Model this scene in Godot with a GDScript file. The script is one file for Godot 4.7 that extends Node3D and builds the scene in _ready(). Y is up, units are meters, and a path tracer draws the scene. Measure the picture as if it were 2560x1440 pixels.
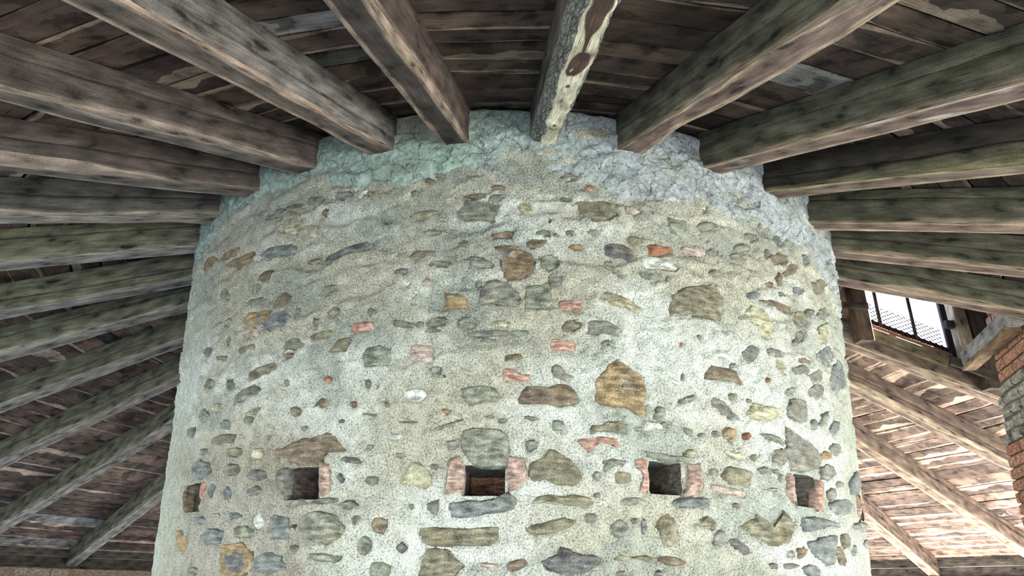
extends Node3D
# A round kiln tower of rubble stone under a cone roof of radiating rafters, seen from the walk around it.

const R := 2.2            # radius of the tower where the rafters meet it
const HB := 3.524         # underside of the rafters at the tower
const SLOPE := 0.36726    # fall of the roof per metre outwards
const RW := 0.130         # rafter width
const RH := 0.198         # rafter depth, plumb
const TAPER := -0.05015   # the tower narrows a little downwards
const WALL := 6.72        # radius of the outer wall

var rng := RandomNumberGenerator.new()
var nz := FastNoiseLite.new()      # broad
var nf := FastNoiseLite.new()      # fine
var M := {}
var TONE := {}
var tower: Node3D
var stones: Array = []

func _ready():
	# ---- camera, sky, sun, exposure
	var cam := Camera3D.new(); cam.name = "camera"; add_child(cam)
	cam.fov = 44.642
	cam.near = 0.05; cam.far = 400.0
	cam.position = Vector3(-0.0156, 1.6, 4.9123)
	cam.basis = Basis(Vector3.RIGHT, 0.414014) * Basis(Vector3.BACK, 0.011442)
	cam.rotation = cam.basis.get_euler()
	cam.current = true
	var env := Environment.new()
	env.background_mode = Environment.BG_SKY
	var sm := ProceduralSkyMaterial.new()
	sm.sky_top_color = Color(0.62, 0.74, 0.95); sm.sky_horizon_color = Color(0.90, 0.94, 1.0)
	sm.ground_bottom_color = Color(0.45, 0.44, 0.40); sm.ground_horizon_color = Color(0.80, 0.82, 0.82)
	sm.sky_curve = 0.25
	sm.sun_angle_max = 0.0
	var sky := Sky.new(); sky.sky_material = sm; env.sky = sky
	env.background_energy_multiplier = 1.7
	env.tonemap_mode = Environment.TONE_MAPPER_LINEAR
	env.tonemap_exposure = 8.5
	env.sdfgi_enabled = true; env.ssao_enabled = true; env.ssil_enabled = true
	var we := WorldEnvironment.new(); we.name = "world_environment"; we.environment = env; add_child(we)
	var sun := DirectionalLight3D.new(); sun.name = "sun"; add_child(sun)
	sun.light_color = Color(1.0, 0.98, 0.935); sun.light_energy = 15.0; sun.light_angular_distance = 0.6; sun.shadow_enabled = true
	var sa := deg_to_rad(118.0); var se := deg_to_rad(36.0)
	var sd := Vector3(sin(sa) * cos(se), sin(se), cos(sa) * cos(se))
	sun.look_at_from_position(sd * 30.0, Vector3.ZERO, Vector3.UP)
	# ---- materials, then the setting, then the things
	rng.seed = 7
	nz.seed = 11; nz.noise_type = FastNoiseLite.TYPE_SIMPLEX_SMOOTH; nz.frequency = 1.0; nz.fractal_octaves = 3
	nf.seed = 23; nf.noise_type = FastNoiseLite.TYPE_SIMPLEX_SMOOTH; nf.frequency = 1.0; nf.fractal_octaves = 2
	make_materials()
	build_ground()
	build_wall()
	build_roof()
	build_tower()
	build_rafters()
	build_chimney()
	build_dormer()

# ------------------------------------------------------------------ helpers
class Geo:
	var v := PackedVector3Array()
	var n := PackedVector3Array()
	var c := PackedColorArray()
	var t := PackedVector2Array()
	var i := PackedInt32Array()
	# a patch of nu x nv points (row after row of nu), its front towards the hint
	func patch(nu: int, nv: int, p: PackedVector3Array, col, uv, hint: Vector3, keep = null):
		var b := v.size()
		var du := p[(nv / 2) * nu + mini(nu / 2 + 1, nu - 1)] - p[(nv / 2) * nu + maxi(mini(nu / 2 + 1, nu - 1) - 1, 0)]
		var vj := mini(nv / 2 + 1, nv - 1)
		var dv := p[vj * nu + nu / 2] - p[maxi(vj - 1, 0) * nu + nu / 2]
		var flip := du.cross(dv).dot(hint) < 0.0
		v.append_array(p)
		if col is Color:
			for k in p.size(): c.append(col)
		else: c.append_array(col)
		if uv == null:
			for k in p.size(): t.append(Vector2.ZERO)
		else: t.append_array(uv)
		for y in nv:
			for x in nu:
				var a := p[y * nu + mini(x + 1, nu - 1)] - p[y * nu + maxi(x - 1, 0)]
				var d := p[mini(y + 1, nv - 1) * nu + x] - p[maxi(y - 1, 0) * nu + x]
				var m := a.cross(d).normalized()
				n.append(-m if flip else m)
		for y in nv - 1:
			for x in nu - 1:
				if keep != null and keep[y * (nu - 1) + x] == 0: continue
				var q := b + y * nu + x
				if flip: i.append_array([q, q + 1, q + nu + 1, q, q + nu + 1, q + nu])
				else: i.append_array([q, q + nu + 1, q + 1, q, q + nu, q + nu + 1])
	# one flat four-sided face
	func quad(a: Vector3, b: Vector3, cc: Vector3, d: Vector3, col: Color, hint: Vector3, uvs := [Vector2(0, 0), Vector2(1, 0), Vector2(1, 1), Vector2(0, 1)]):
		patch(2, 2, PackedVector3Array([a, b, d, cc]), col, PackedVector2Array([uvs[0], uvs[1], uvs[3], uvs[2]]), hint)
	# a box with chamfered long edges, in the frame (o, x, y, z half sizes along the basis); the grain runs along x
	func box(o: Vector3, bs: Basis, h: Vector3, col: Color, ch := 0.006, uoff := 0.0):
		ch = minf(ch, minf(h.y, h.z) * 0.45)
		var ring := [Vector2(-h.y, -h.z + ch), Vector2(-h.y + ch, -h.z), Vector2(h.y - ch, -h.z), Vector2(h.y, -h.z + ch), Vector2(h.y, h.z - ch), Vector2(h.y - ch, h.z), Vector2(-h.y + ch, h.z), Vector2(-h.y, h.z - ch)]
		var s := 0.0
		for k in 8:
			var a: Vector2 = ring[k]; var b2: Vector2 = ring[(k + 1) % 8]
			var l := a.distance_to(b2)
			var m := (a + b2) * 0.5
			var p0 := o + bs * Vector3(-h.x, a.x, a.y); var p1 := o + bs * Vector3(h.x, a.x, a.y)
			var p2 := o + bs * Vector3(h.x, b2.x, b2.y); var p3 := o + bs * Vector3(-h.x, b2.x, b2.y)
			quad(p0, p1, p2, p3, col, bs * Vector3(0, m.x, m.y), [Vector2(uoff, s), Vector2(uoff + 2 * h.x / 1.2, s), Vector2(uoff + 2 * h.x / 1.2, s + l / 0.6), Vector2(uoff, s + l / 0.6)])
			s += l / 0.6
		for e in [-1, 1]:
			var b := v.size()
			for k in 8:
				v.append(o + bs * Vector3(e * h.x, ring[k].x, ring[k].y)); n.append((bs * Vector3(e, 0, 0)).normalized()); c.append(col * Color(0.8, 0.8, 0.8)); t.append(ring[k] * 1.7)
			for k in range(1, 7):
				var fa := v[b]; var fb := v[b + k]; var fc := v[b + k + 1]
				if (fb - fa).cross(fc - fa).dot(n[b]) > 0: i.append_array([b, b + k + 1, b + k])
				else: i.append_array([b, b + k, b + k + 1])
	func mesh(mat: Material) -> ArrayMesh:
		var a := []; a.resize(Mesh.ARRAY_MAX)
		a[Mesh.ARRAY_VERTEX] = v; a[Mesh.ARRAY_NORMAL] = n; a[Mesh.ARRAY_COLOR] = c; a[Mesh.ARRAY_TEX_UV] = t; a[Mesh.ARRAY_INDEX] = i
		var m := ArrayMesh.new(); m.add_surface_from_arrays(Mesh.PRIMITIVE_TRIANGLES, a); m.surface_set_material(0, mat)
		return m

func part(called: String, g: Geo, mat: String, parent: Node3D) -> MeshInstance3D:
	var o := MeshInstance3D.new(); o.name = called; o.mesh = g.mesh(M[mat]); o.cast_shadow = GeometryInstance3D.SHADOW_CASTING_SETTING_ON
	parent.add_child(o, true)
	return o

var used := {}
func thing(called: String, label: String, category: String, group := "", kind := "", at := Vector3.ZERO) -> Node3D:
	var o := Node3D.new()
	if used.has(called): o.name = "%s_%03d" % [called, used[called]]; used[called] += 1
	else: o.name = called; used[called] = 1
	add_child(o); o.position = at
	o.set_meta("label", label); o.set_meta("category", category)
	if group: o.set_meta("group", group)
	if kind: o.set_meta("kind", kind)
	return o

func lin(r: float, g: float, b: float) -> Color: return Color(r / 255.0, g / 255.0, b / 255.0).srgb_to_linear()
func rad(a: float) -> Vector3: return Vector3(sin(deg_to_rad(a)), 0, cos(deg_to_rad(a)))
func tng(a: float) -> Vector3: return Vector3(cos(deg_to_rad(a)), 0, -sin(deg_to_rad(a)))
func roof_y(r: float) -> float: return HB - SLOPE * (r - R)
func tower_r(y: float) -> float: return R + TAPER * (HB - y)
func n3(x: float, y: float, z := 0.0) -> float: return nz.get_noise_3d(x, y, z)
func f3(x: float, y: float, z := 0.0) -> float: return nf.get_noise_3d(x, y, z)
func sst(a: float, b: float, x: float) -> float: return smoothstep(a, b, x)

# ------------------------------------------------------------------ materials
func field(w: int, h: int, freq: float, oct: int, sd: int, type := FastNoiseLite.TYPE_SIMPLEX_SMOOTH, stretch := 1) -> PackedByteArray:
	var f := FastNoiseLite.new(); f.seed = sd; f.noise_type = type; f.frequency = freq; f.fractal_octaves = oct
	if type == FastNoiseLite.TYPE_CELLULAR:
		f.cellular_return_type = FastNoiseLite.RETURN_DISTANCE if oct < 2 else FastNoiseLite.RETURN_DISTANCE2_SUB
		f.fractal_type = FastNoiseLite.FRACTAL_NONE
		if oct > 1: f.domain_warp_enabled = true; f.domain_warp_amplitude = 0.9 / freq; f.domain_warp_frequency = freq * 0.8; f.domain_warp_fractal_octaves = 4
	var im := f.get_seamless_image(w / stretch, h)
	if stretch > 1: im.resize(w, h, Image.INTERPOLATE_CUBIC)
	im.convert(Image.FORMAT_L8)
	return im.get_data()

func tex(w: int, h: int, data: PackedByteArray, fmt := Image.FORMAT_L8) -> ImageTexture:
	var im := Image.create_from_data(w, h, false, fmt, data)
	im.generate_mipmaps()
	return ImageTexture.create_from_image(im)

func mat(called: String, albedo: Texture2D, height: Texture2D, depth: float, rough := 0.92, spec := 0.35, world_scale := 0.0) -> StandardMaterial3D:
	var m := StandardMaterial3D.new(); m.resource_name = called
	m.vertex_color_use_as_albedo = true
	m.albedo_texture = albedo; m.roughness = rough; m.metallic_specular = spec
	if height: m.heightmap_enabled = true; m.heightmap_texture = height; m.heightmap_scale = depth
	if world_scale > 0.0:
		m.uv1_triplanar = true; m.uv1_world_triplanar = true; m.uv1_scale = Vector3.ONE * world_scale; m.uv1_triplanar_sharpness = 4.0
	M[called] = m
	return m

func make_materials():
	var W := 1024
	# --- sawn wood: fine grain lines, darker streaks, stains and a few knots
	var a := field(W, W, 0.11, 3, 1, FastNoiseLite.TYPE_SIMPLEX_SMOOTH, 16)
	var b := field(W, W, 0.02, 3, 2, FastNoiseLite.TYPE_SIMPLEX_SMOOTH, 4)
	var c := field(W, W, 0.006, 5, 3)
	var d := field(W, W, 0.22, 3, 4, FastNoiseLite.TYPE_SIMPLEX_SMOOTH, 2)
	var o := PackedByteArray(); o.resize(W * W)
	for k in W * W:
		var x := a[k] / 255.0; var y := b[k] / 255.0; var z := c[k] / 255.0
		var q := 0.71 + 0.17 * (x - 0.5) + 0.18 * (y - 0.5) + 0.44 * (z - 0.5) + 0.30 * (d[k] / 255.0 - 0.5)
		if x < 0.25: q -= (0.25 - x) * 2.2
		if z < 0.28: q -= (0.28 - z) * 1.2
		o[k] = clampi(int(q * 255.0), 22, 255)
	var wood := tex(W, W, o)
	mat("wood", wood, wood, 0.35)
	var bk := field(512, 512, 0.05, 2, 9, FastNoiseLite.TYPE_CELLULAR, 4)
	var bn := field(512, 512, 0.09, 4, 10, FastNoiseLite.TYPE_SIMPLEX_SMOOTH, 2)
	for k in 512 * 512:
		var e := sst(0.0, 0.35, bk[k] / 255.0)
		bk[k] = clampi(int((0.46 + 0.24 * e + 0.5 * (bn[k] / 255.0 - 0.45)) * 255.0), 20, 255)
	var bark := tex(512, 512, bk)
	mat("bark", bark, bark, 1.0)
	# --- roof planks: eight boards on one sheet, brown heartwood with wandering pale sapwood along the edges
	var rgb := PackedByteArray(); rgb.resize(W * W * 3)
	var heart := [Vector3(100, 84, 77), Vector3(112, 94, 86), Vector3(90, 76, 71), Vector3(118, 100, 90), Vector3(96, 82, 76), Vector3(106, 90, 84), Vector3(136, 134, 132), Vector3(86, 72, 67)]
	for row in 8:
		var h: Vector3 = heart[row]
		var low := [0.06, 0.0, 0.34, 0.0, 0.0, 0.16, 0.0, 0.0][row] as float
		var high := [0.0, 0.12, 0.0, 0.0, 0.40, 0.10, 0.0, 0.0][row] as float
		for x in W:
			var wob := n3(x * 0.0025, row * 9.0) * 0.9 + n3(x * 0.008, row * 9.0 + 4.0) * 0.35
			var wob2 := n3(x * 0.0025, row * 9.0 + 30.0) * 0.9 + n3(x * 0.008, row * 9.0 + 34.0) * 0.35
			var e0 := low * (1.0 + 1.5 * wob); var e1 := 1.0 - high * (1.0 + 1.5 * wob2)
			for yy in 128:
				var k := (row * 128 + yy) * W + x
				var f := yy / 127.0
				var s := maxf(1.0 - sst(e0 - 0.02, e0 + 0.02, f), sst(e1 - 0.02, e1 + 0.02, f))
				var g := o[k] / 255.0 * 1.3 + 0.12
				var stain := 1.0 - 0.30 * sst(0.58, 0.70, c[(k + W * 300) % (W * W)] / 255.0)
				var col := h.lerp(Vector3(196, 174, 156), s * 0.8) * g * lerpf(stain, 1.0, s * 0.5)
				rgb[k * 3] = clampi(int(col.x), 0, 255); rgb[k * 3 + 1] = clampi(int(col.y), 0, 255); rgb[k * 3 + 2] = clampi(int(col.z), 0, 255)
	mat("plank", tex(W, W, rgb, Image.FORMAT_RGB8), wood, 0.25)
	# --- gritty lime mortar: pale grains with dark pores between
	a = field(W, W, 0.22, 1, 31, FastNoiseLite.TYPE_CELLULAR)
	b = field(W, W, 0.34, 2, 32)
	c = field(W, W, 0.012, 4, 33)
	d = field(W, W, 0.07, 3, 34)
	var hgt := PackedByteArray(); hgt.resize(W * W)
	for k in W * W:
		var grain := 1.0 - a[k] / 255.0
		var q := 0.80 + 0.34 * (grain - 0.55) + 0.72 * (b[k] / 255.0 - 0.5) + 0.22 * (c[k] / 255.0 - 0.5) + 0.30 * (d[k] / 255.0 - 0.5)
		if d[k] < 80 and b[k] < 120: q -= 0.20
		o[k] = clampi(int(q * 255.0), 40, 255)
		hgt[k] = clampi(int((0.5 + 0.45 * (grain - 0.5) + 0.5 * (b[k] / 255.0 - 0.5) + 0.7 * (d[k] / 255.0 - 0.5)) * 255.0), 0, 255)
	mat("mortar", tex(W, W, o), tex(W, W, hgt), 0.7)
	# --- trowelled plaster: smooth patches, hair cracks and crumbled seams
	a = field(W, W, 0.010, 3, 41, FastNoiseLite.TYPE_CELLULAR)
	b = field(W, W, 0.03, 4, 42)
	c = field(W, W, 0.16, 3, 43)
	d = field(W, W, 0.011, 4, 44)
	var e2 := field(W, W, 0.032, 3, 45, FastNoiseLite.TYPE_CELLULAR)
	for k in W * W:
		var z := d[k] / 255.0
		var crack := (1.0 - sst(0.01, 0.05, a[k] / 255.0)) * sst(0.40, 0.52, b[k] / 255.0)
		var fis := (1.0 - sst(0.02, 0.12, e2[k] / 255.0)) * sst(0.50, 0.60, z)
		var crumb := sst(0.50, 0.66, z)
		var q := 0.83 + 0.20 * (z - 0.5) + 0.22 * (b[k] / 255.0 - 0.5) + (0.10 + 0.22 * crumb) * (c[k] / 255.0 - 0.5) - 0.05 * crumb
		q -= crack * 0.26 + fis * 0.08
		o[k] = clampi(int(q * 255.0), 30, 255)
		hgt[k] = clampi(int((0.62 + 0.55 * (b[k] / 255.0 - 0.5) - crack * 0.5 - fis * 0.16 - crumb * 0.12 + (0.05 + 0.35 * crumb) * (c[k] / 255.0 - 0.5)) * 255.0), 0, 255)
	mat("plaster", tex(W, W, o), tex(W, W, hgt), 1.0)
	# --- rubble stone and brick, mapped in the world so that no two look alike
	var V := 512
	a = field(V, V, 0.02, 4, 51); b = field(V, V, 0.12, 3, 52); c = field(V, V, 0.05, 2, 53, FastNoiseLite.TYPE_SIMPLEX_SMOOTH, 4)
	var so := PackedByteArray(); so.resize(V * V)
	for k in V * V:
		so[k] = clampi(int((0.77 + 0.32 * (a[k] / 255.0 - 0.5) + 0.32 * (b[k] / 255.0 - 0.5) + 0.40 * (c[k] / 255.0 - 0.5)) * 255.0), 30, 255)
	mat("stone", tex(V, V, so), tex(V, V, b), 0.5, 0.85, 0.4, 1.7)
	mat("brick", tex(V, V, so), tex(V, V, b), 0.4, 0.95, 0.3, 2.6)
	mat("earth", tex(V, V, so), null, 0.0, 1.0, 0.2, 0.5)
	var iron := StandardMaterial3D.new(); iron.resource_name = "iron"; iron.albedo_color = Color(0.16, 0.14, 0.13); iron.roughness = 0.7; iron.metallic = 0.3; M["iron"] = iron
	var chalk := StandardMaterial3D.new(); chalk.resource_name = "chalk"; chalk.albedo_color = Color(0.93, 0.92, 0.9); chalk.roughness = 1.0; M["chalk"] = chalk
	TONE = {"gr": lin(144, 145, 137), "gg": lin(148, 153, 139), "bl": lin(132, 139, 139), "ol": lin(143, 139, 119), "br": lin(138, 125, 108), "oc": lin(170, 148, 114), "ye": lin(196, 194, 166), "oy": lin(182, 174, 146),
		"rd": lin(206, 166, 153), "pk": lin(206, 190, 179), "or": lin(176, 124, 96), "wh": lin(226, 232, 224), "dk": lin(112, 112, 112), "gn": lin(150, 132, 108), "pb": lin(192, 166, 155)}

# ------------------------------------------------------------------ setting
# rafter directions, in degrees round the tower from the camera's side; the one at 82 is cut away for the chimney
const ANG := [-150.7, -139.4, -128.22, -117.33, -107.03, -96.29, -84.48, -73.95, -60.96, -49.4, -38.55, -28.09, -16.79, -7.39, 3.26, 13.86, 25.61, 36.55, 48.98, 59.9, 71.08, 94.21, 106.4, 118.66, 129.57, 140.9, 152.2, 163.4, 174.6, 185.8, 197.3, 209.3]

func build_ground():
	var g := Geo.new()
	var e := 60.0
	g.quad(Vector3(-e, -0.02, -e), Vector3(e, -0.02, -e), Vector3(e, -0.02, e), Vector3(-e, -0.02, e), lin(162, 167, 163), Vector3.UP)
	g.quad(Vector3(-e, -0.3, -e), Vector3(e, -0.3, -e), Vector3(e, -0.3, e), Vector3(-e, -0.3, e), lin(162, 167, 163), Vector3.DOWN)
	var o := part("ground", g, "earth", self); o.set_meta("kind", "structure"); o.set_meta("label", "pale trodden gravel outside the round shed"); o.set_meta("category", "ground")
	g = Geo.new()
	var p := PackedVector3Array(); var q := PackedVector3Array()
	for k in 65:
		var d := rad(k * 360.0 / 64.0)
		p.append(d * 2.0); q.append(d * 7.0)
	var all := PackedVector3Array(); all.append_array(p); all.append_array(q)
	for k in all.size(): all[k].y = 0.0
	g.patch(65, 2, all, lin(196, 193, 188), null, Vector3.UP)
	var low := PackedVector3Array()
	for k in 65: low.append(q[k])
	for k in 65: low.append(q[k] - Vector3(0, 0.15, 0))
	g.patch(65, 2, low, lin(196, 193, 188), null, low[32])
	o = part("floor", g, "earth", self); o.set_meta("kind", "structure"); o.set_meta("label", "pale earth floor of the walk around the tower"); o.set_meta("category", "floor")

func bay_pt(a: float, r: float, y: float) -> Vector3: return rad(a) * r + Vector3(0, y, 0)

func wedge(g: Geo, a0: float, a1: float, r0: float, r1: float, y0: float, y1: float, col: Color):
	var A := [bay_pt(a0, r0, 0), bay_pt(a1, r0, 0), bay_pt(a1, r1, 0), bay_pt(a0, r1, 0)]
	var lo := Vector3(0, y0, 0); var hi := Vector3(0, y1, 0)
	var m := rad((a0 + a1) * 0.5)
	g.quad(A[0] + lo, A[1] + lo, A[1] + hi, A[0] + hi, col, -m)
	g.quad(A[3] + lo, A[2] + lo, A[2] + hi, A[3] + hi, col, m)
	g.quad(A[0] + lo, A[3] + lo, A[3] + hi, A[0] + hi, col, -tng(a0))
	g.quad(A[1] + lo, A[2] + lo, A[2] + hi, A[1] + hi, col, tng(a1))
	g.quad(A[0] + hi, A[1] + hi, A[2] + hi, A[3] + hi, col, Vector3.UP)
	g.quad(A[0] + lo, A[1] + lo, A[2] + lo, A[3] + lo, col, Vector3.DOWN)

func build_wall():
	# low outer wall: piers and lintels round open bays, closed behind the tower
	var wall := thing("wall_outer", "low brick and stone outer wall with open bays under the eaves", "wall", "", "structure")
	var g := Geo.new()
	var col := lin(172, 150, 136)
	var plate_y := roof_y(WALL) - 0.02
	var n := ANG.size()
	for k in n:
		var a0: float = ANG[k]; var a1: float = ANG[(k + 1) % n]
		if a1 < a0: a1 += 360.0
		var mid := (a0 + a1) * 0.5
		var open := (mid > -100.0 and mid < 100.0) or (mid > 97.0 and mid < 142.0) or (mid > -135.0 and mid < -112.0)
		var parts := 2 if a1 - a0 > 18.0 else 1
		for s in parts:
			var b0 := lerpf(a0, a1, float(s) / parts); var b1 := lerpf(a0, a1, float(s + 1) / parts)
			if open:
				wedge(g, b0, b1, WALL - 0.06, WALL + 0.24, plate_y - 0.20, plate_y, col)
				wedge(g, b0 - 0.0, b0 + 1.6, WALL - 0.05, WALL + 0.24, 0.0, plate_y - 0.20, col)
			else:
				wedge(g, b0, b1, WALL - 0.06, WALL + 0.24, 0.0, plate_y, col)
	part("masonry", g, "brick", wall)
	# the topmost course, seen under the plate at both sides of the tower
	for side in [[-128.0, -112.0], [116.0, 134.0]]:
		var a: float = side[0]
		while a < side[1]:
			var w := rng.randf_range(1.3, 2.3)
			var b := Geo.new()
			var m := a + w * 0.5
			var bs := Basis(tng(m), Vector3.UP, -rad(m))
			var t := rng.randf()
			b.box(rad(m) * (WALL - 0.06) + Vector3(0, plate_y - 0.05, 0), bs, Vector3(deg_to_rad(w) * WALL * 0.5 - 0.008, 0.042, 0.03), lin(178, 140, 126).lerp(lin(196, 186, 172), t), 0.008)
			part("brick", b, "brick", wall)
			a += w
	# the blocking boards between the rafter feet
	var plate := thing("trim_1", "grey boards closing the gaps between rafter feet above the outer wall", "trim", "", "structure")
	for k in n:
		var a0: float = ANG[k]; var a1: float = ANG[(k + 1) % n]
		if a1 < a0: a1 += 360.0
		if a1 - a0 > 20.0 and a1 > 150.0: continue
		var p0 := bay_pt(a0, WALL, 0); var p1 := bay_pt(a1, WALL, 0)
		var x := (p1 - p0).normalized(); var len := p0.distance_to(p1)
		var bs := Basis(x, Vector3.UP, x.cross(Vector3.UP))
		for lv in 2:
			var b := Geo.new()
			var hh := 0.062 if lv == 0 else 0.042
			b.box((p0 + p1) * 0.5 + Vector3(0, plate_y + 0.065 + lv * 0.108, 0) - x.cross(Vector3.UP) * (0.012 * lv), bs, Vector3(len * 0.5, hh, 0.03), lin(112, 106, 104).lerp(lin(92, 84, 80), rng.randf()), 0.006, rng.randf())
			part("board", b, "wood", plate)

func build_roof():
	# solid roof covering above the boards, with the hatch left open
	var roof := thing("roof", "dark conical roof covering over the boards", "roof", "", "structure")
	var g := Geo.new()
	var n := ANG.size()
	for k in n:
		var a0: float = ANG[k]; var a1: float = ANG[(k + 1) % n]
		if a1 < a0: a1 += 360.0
		var spans := [[0.02, 7.6]]
		if absf(a0 - 71.08) < 0.01: spans = [[0.02, 2.42], [3.78, 7.6]]
		for s in spans:
			var y0 := roof_y(s[0]) + RH + 0.045; var y1 := roof_y(s[1]) + RH + 0.045
			var c := [bay_pt(a0, s[0], y0), bay_pt(a1, s[0], y0), bay_pt(a1, s[1], y1), bay_pt(a0, s[1], y1)]
			var up := Vector3(0, 0.07, 0)
			g.quad(c[0], c[1], c[2], c[3], lin(60, 50, 46), Vector3.DOWN)
			g.quad(c[0] + up, c[1] + up, c[2] + up, c[3] + up, lin(70, 62, 58), Vector3.UP)
			g.quad(c[3], c[2], c[2] + up, c[3] + up, lin(70, 62, 58), rad((a0 + a1) * 0.5))
			g.quad(c[0], c[1], c[1] + up, c[0] + up, lin(70, 62, 58), -rad((a0 + a1) * 0.5))
	part("covering", g, "wood", roof)
	# the ceiling of boards: each one laid from rafter to rafter
	var ceil := thing("ceiling", "ceiling of rough brown boards laid across the tops of the rafters", "ceiling", "", "structure")
	var rest := Geo.new()
	var all := []
	for k in n:
		var a0: float = ANG[k]; var a1: float = ANG[(k + 1) % n]
		if a1 < a0: a1 += 360.0
		var mid := (a0 + a1) * 0.5
		var r := 2.12
		while r < 6.9:
			var w := rng.randf_range(0.10, 0.185)
			if not (absf(a0 - 71.08) < 0.01 and r + w > 2.42 and r < 3.78): all.append([plank_size(mid, r + w * 0.5, w, a1 - a0), a0, a1, r, w])
			r += w
	# the boards that show largest are parts of their own; the rest are joined
	all.sort_custom(func(x, y): return x[0] > y[0])
	for k in all.size():
		var b := all[k] as Array
		if k < 298 and b[0] > 0.0:
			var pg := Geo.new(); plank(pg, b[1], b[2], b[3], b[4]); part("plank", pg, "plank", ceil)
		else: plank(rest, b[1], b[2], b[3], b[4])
	var o := part("other_planks", rest, "plank", ceil); o.set_meta("kind", "stuff")
	# splinters hanging from the boards by the right-hand rafters
	for sp in [[3.56, 114.4, 0.10, 0.5], [4.34, 123.8, 0.19, 1.45]]:
		var sg := Geo.new()
		var x := (tng(sp[1]) * cos(sp[3]) - rad(sp[1]) * sin(sp[3]) + Vector3(0, 0.22 + SLOPE * sin(sp[3]), 0)).normalized()
		sg.box(bay_pt(sp[1], sp[0], roof_y(sp[0]) + RH - 0.022), Basis(x, x.cross(Vector3.UP).normalized(), x.cross(x.cross(Vector3.UP)).normalized()), Vector3(sp[2], 0.007, 0.003), lin(212, 196, 172), 0.002)
		part("splinter", sg, "wood", ceil)
	# chalk scrawl on one of the boards by the right-hand rafters
	var cg := Geo.new()
	scrawl(cg)
	part("chalk_mark", cg, "chalk", ceil)

func plank_size(a: float, r: float, w: float, span: float) -> float:
	# how large a board shows from where the photograph was taken; nothing if it is out of the frame or behind the tower
	if absf(a) > 136.0: return 0.0
	var p := rad(a) * r + Vector3(0, roof_y(r) + RH, 0)
	var d := p - Vector3(-0.0156, 1.6, 4.9123)
	var fw := Vector3(0, sin(0.414), -cos(0.414)); var up := Vector3(0, cos(0.414), sin(0.414))
	var z := d.dot(fw)
	if z < 0.3 or absf(d.x / z) > 0.80 or absf(d.dot(up) / z) > 0.46: return 0.0
	var below := d.normalized().dot((Vector3.UP + rad(a) * SLOPE).normalized())
	return w * r * span * maxf(below, 0.02) / (z * z)

func plank(g: Geo, a0: float, a1: float, r: float, w: float):
	var row := rng.randi() % 8
	if a0 > 90.0 and rng.randf() < 0.6: row = [2, 4, 5, 1][rng.randi() % 4]
	if row == 6 and rng.randf() < 0.6: row = 0
	if a0 < -90.0 and rng.randf() < 0.65: row = [0, 1, 3, 7][rng.randi() % 4]
	var weathered := (absf(a0 - 13.86) < 0.01 and r < 3.06 and r + w > 3.06) or (absf(a0 + 16.79) < 0.01 and r < 3.14 and r + w > 3.14)
	if weathered: row = 6
	var fl := rng.randf() < 0.5
	var gap := rng.randf_range(0.002, 0.007)
	var lift := rng.randf_range(0.0, 0.010); var tilt := rng.randf_range(-0.008, 0.008)
	var u0 := rng.randf()
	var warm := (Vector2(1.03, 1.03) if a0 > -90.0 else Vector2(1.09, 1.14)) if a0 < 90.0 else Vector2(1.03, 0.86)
	var tone := (rng.randf_range(0.36, 0.66) if a0 > -90.0 else rng.randf_range(0.8, 1.3)) if a0 < 90.0 else rng.randf_range(1.15, 1.75)  # right-hand boards have sun bounce painted in as a brighter, warmer tone
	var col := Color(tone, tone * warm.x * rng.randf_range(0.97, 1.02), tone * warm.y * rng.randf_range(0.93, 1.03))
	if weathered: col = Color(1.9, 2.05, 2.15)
	var nu := 6
	var lo := PackedVector3Array(); var uv := PackedVector2Array()
	var sd := rng.randf() * 100.0
	var len := bay_pt(a0, r, 0).distance_to(bay_pt(a1, r, 0))
	for v in 2:
		for x in nu:
			var f := x / (nu - 1.0)
			var rr := r + gap if v == 0 else r + w - gap
			rr += n3(f * 2.2, sd + v * 7.0) * 0.012
			var p := bay_pt(a0, rr, 0).lerp(bay_pt(a1, rr, 0), f)
			p.y = roof_y(rr) + RH + 0.002 + lift + (tilt if v == 0 else -tilt) * 0.5 + absf(tilt)
			lo.append(p)
			uv.append(Vector2(u0 + f * len / 1.25, (row + (0.03 + 0.94 * (1.0 - v if fl else v))) / 8.0))
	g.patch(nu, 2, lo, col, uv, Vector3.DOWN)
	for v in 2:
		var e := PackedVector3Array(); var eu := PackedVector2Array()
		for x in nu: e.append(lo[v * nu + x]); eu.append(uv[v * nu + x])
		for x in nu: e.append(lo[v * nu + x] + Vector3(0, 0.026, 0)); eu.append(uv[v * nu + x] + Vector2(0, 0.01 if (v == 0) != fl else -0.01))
		g.patch(nu, 2, e, col, eu, rad((a0 + a1) * 0.5) * (1 if v == 1 else -1))

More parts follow.
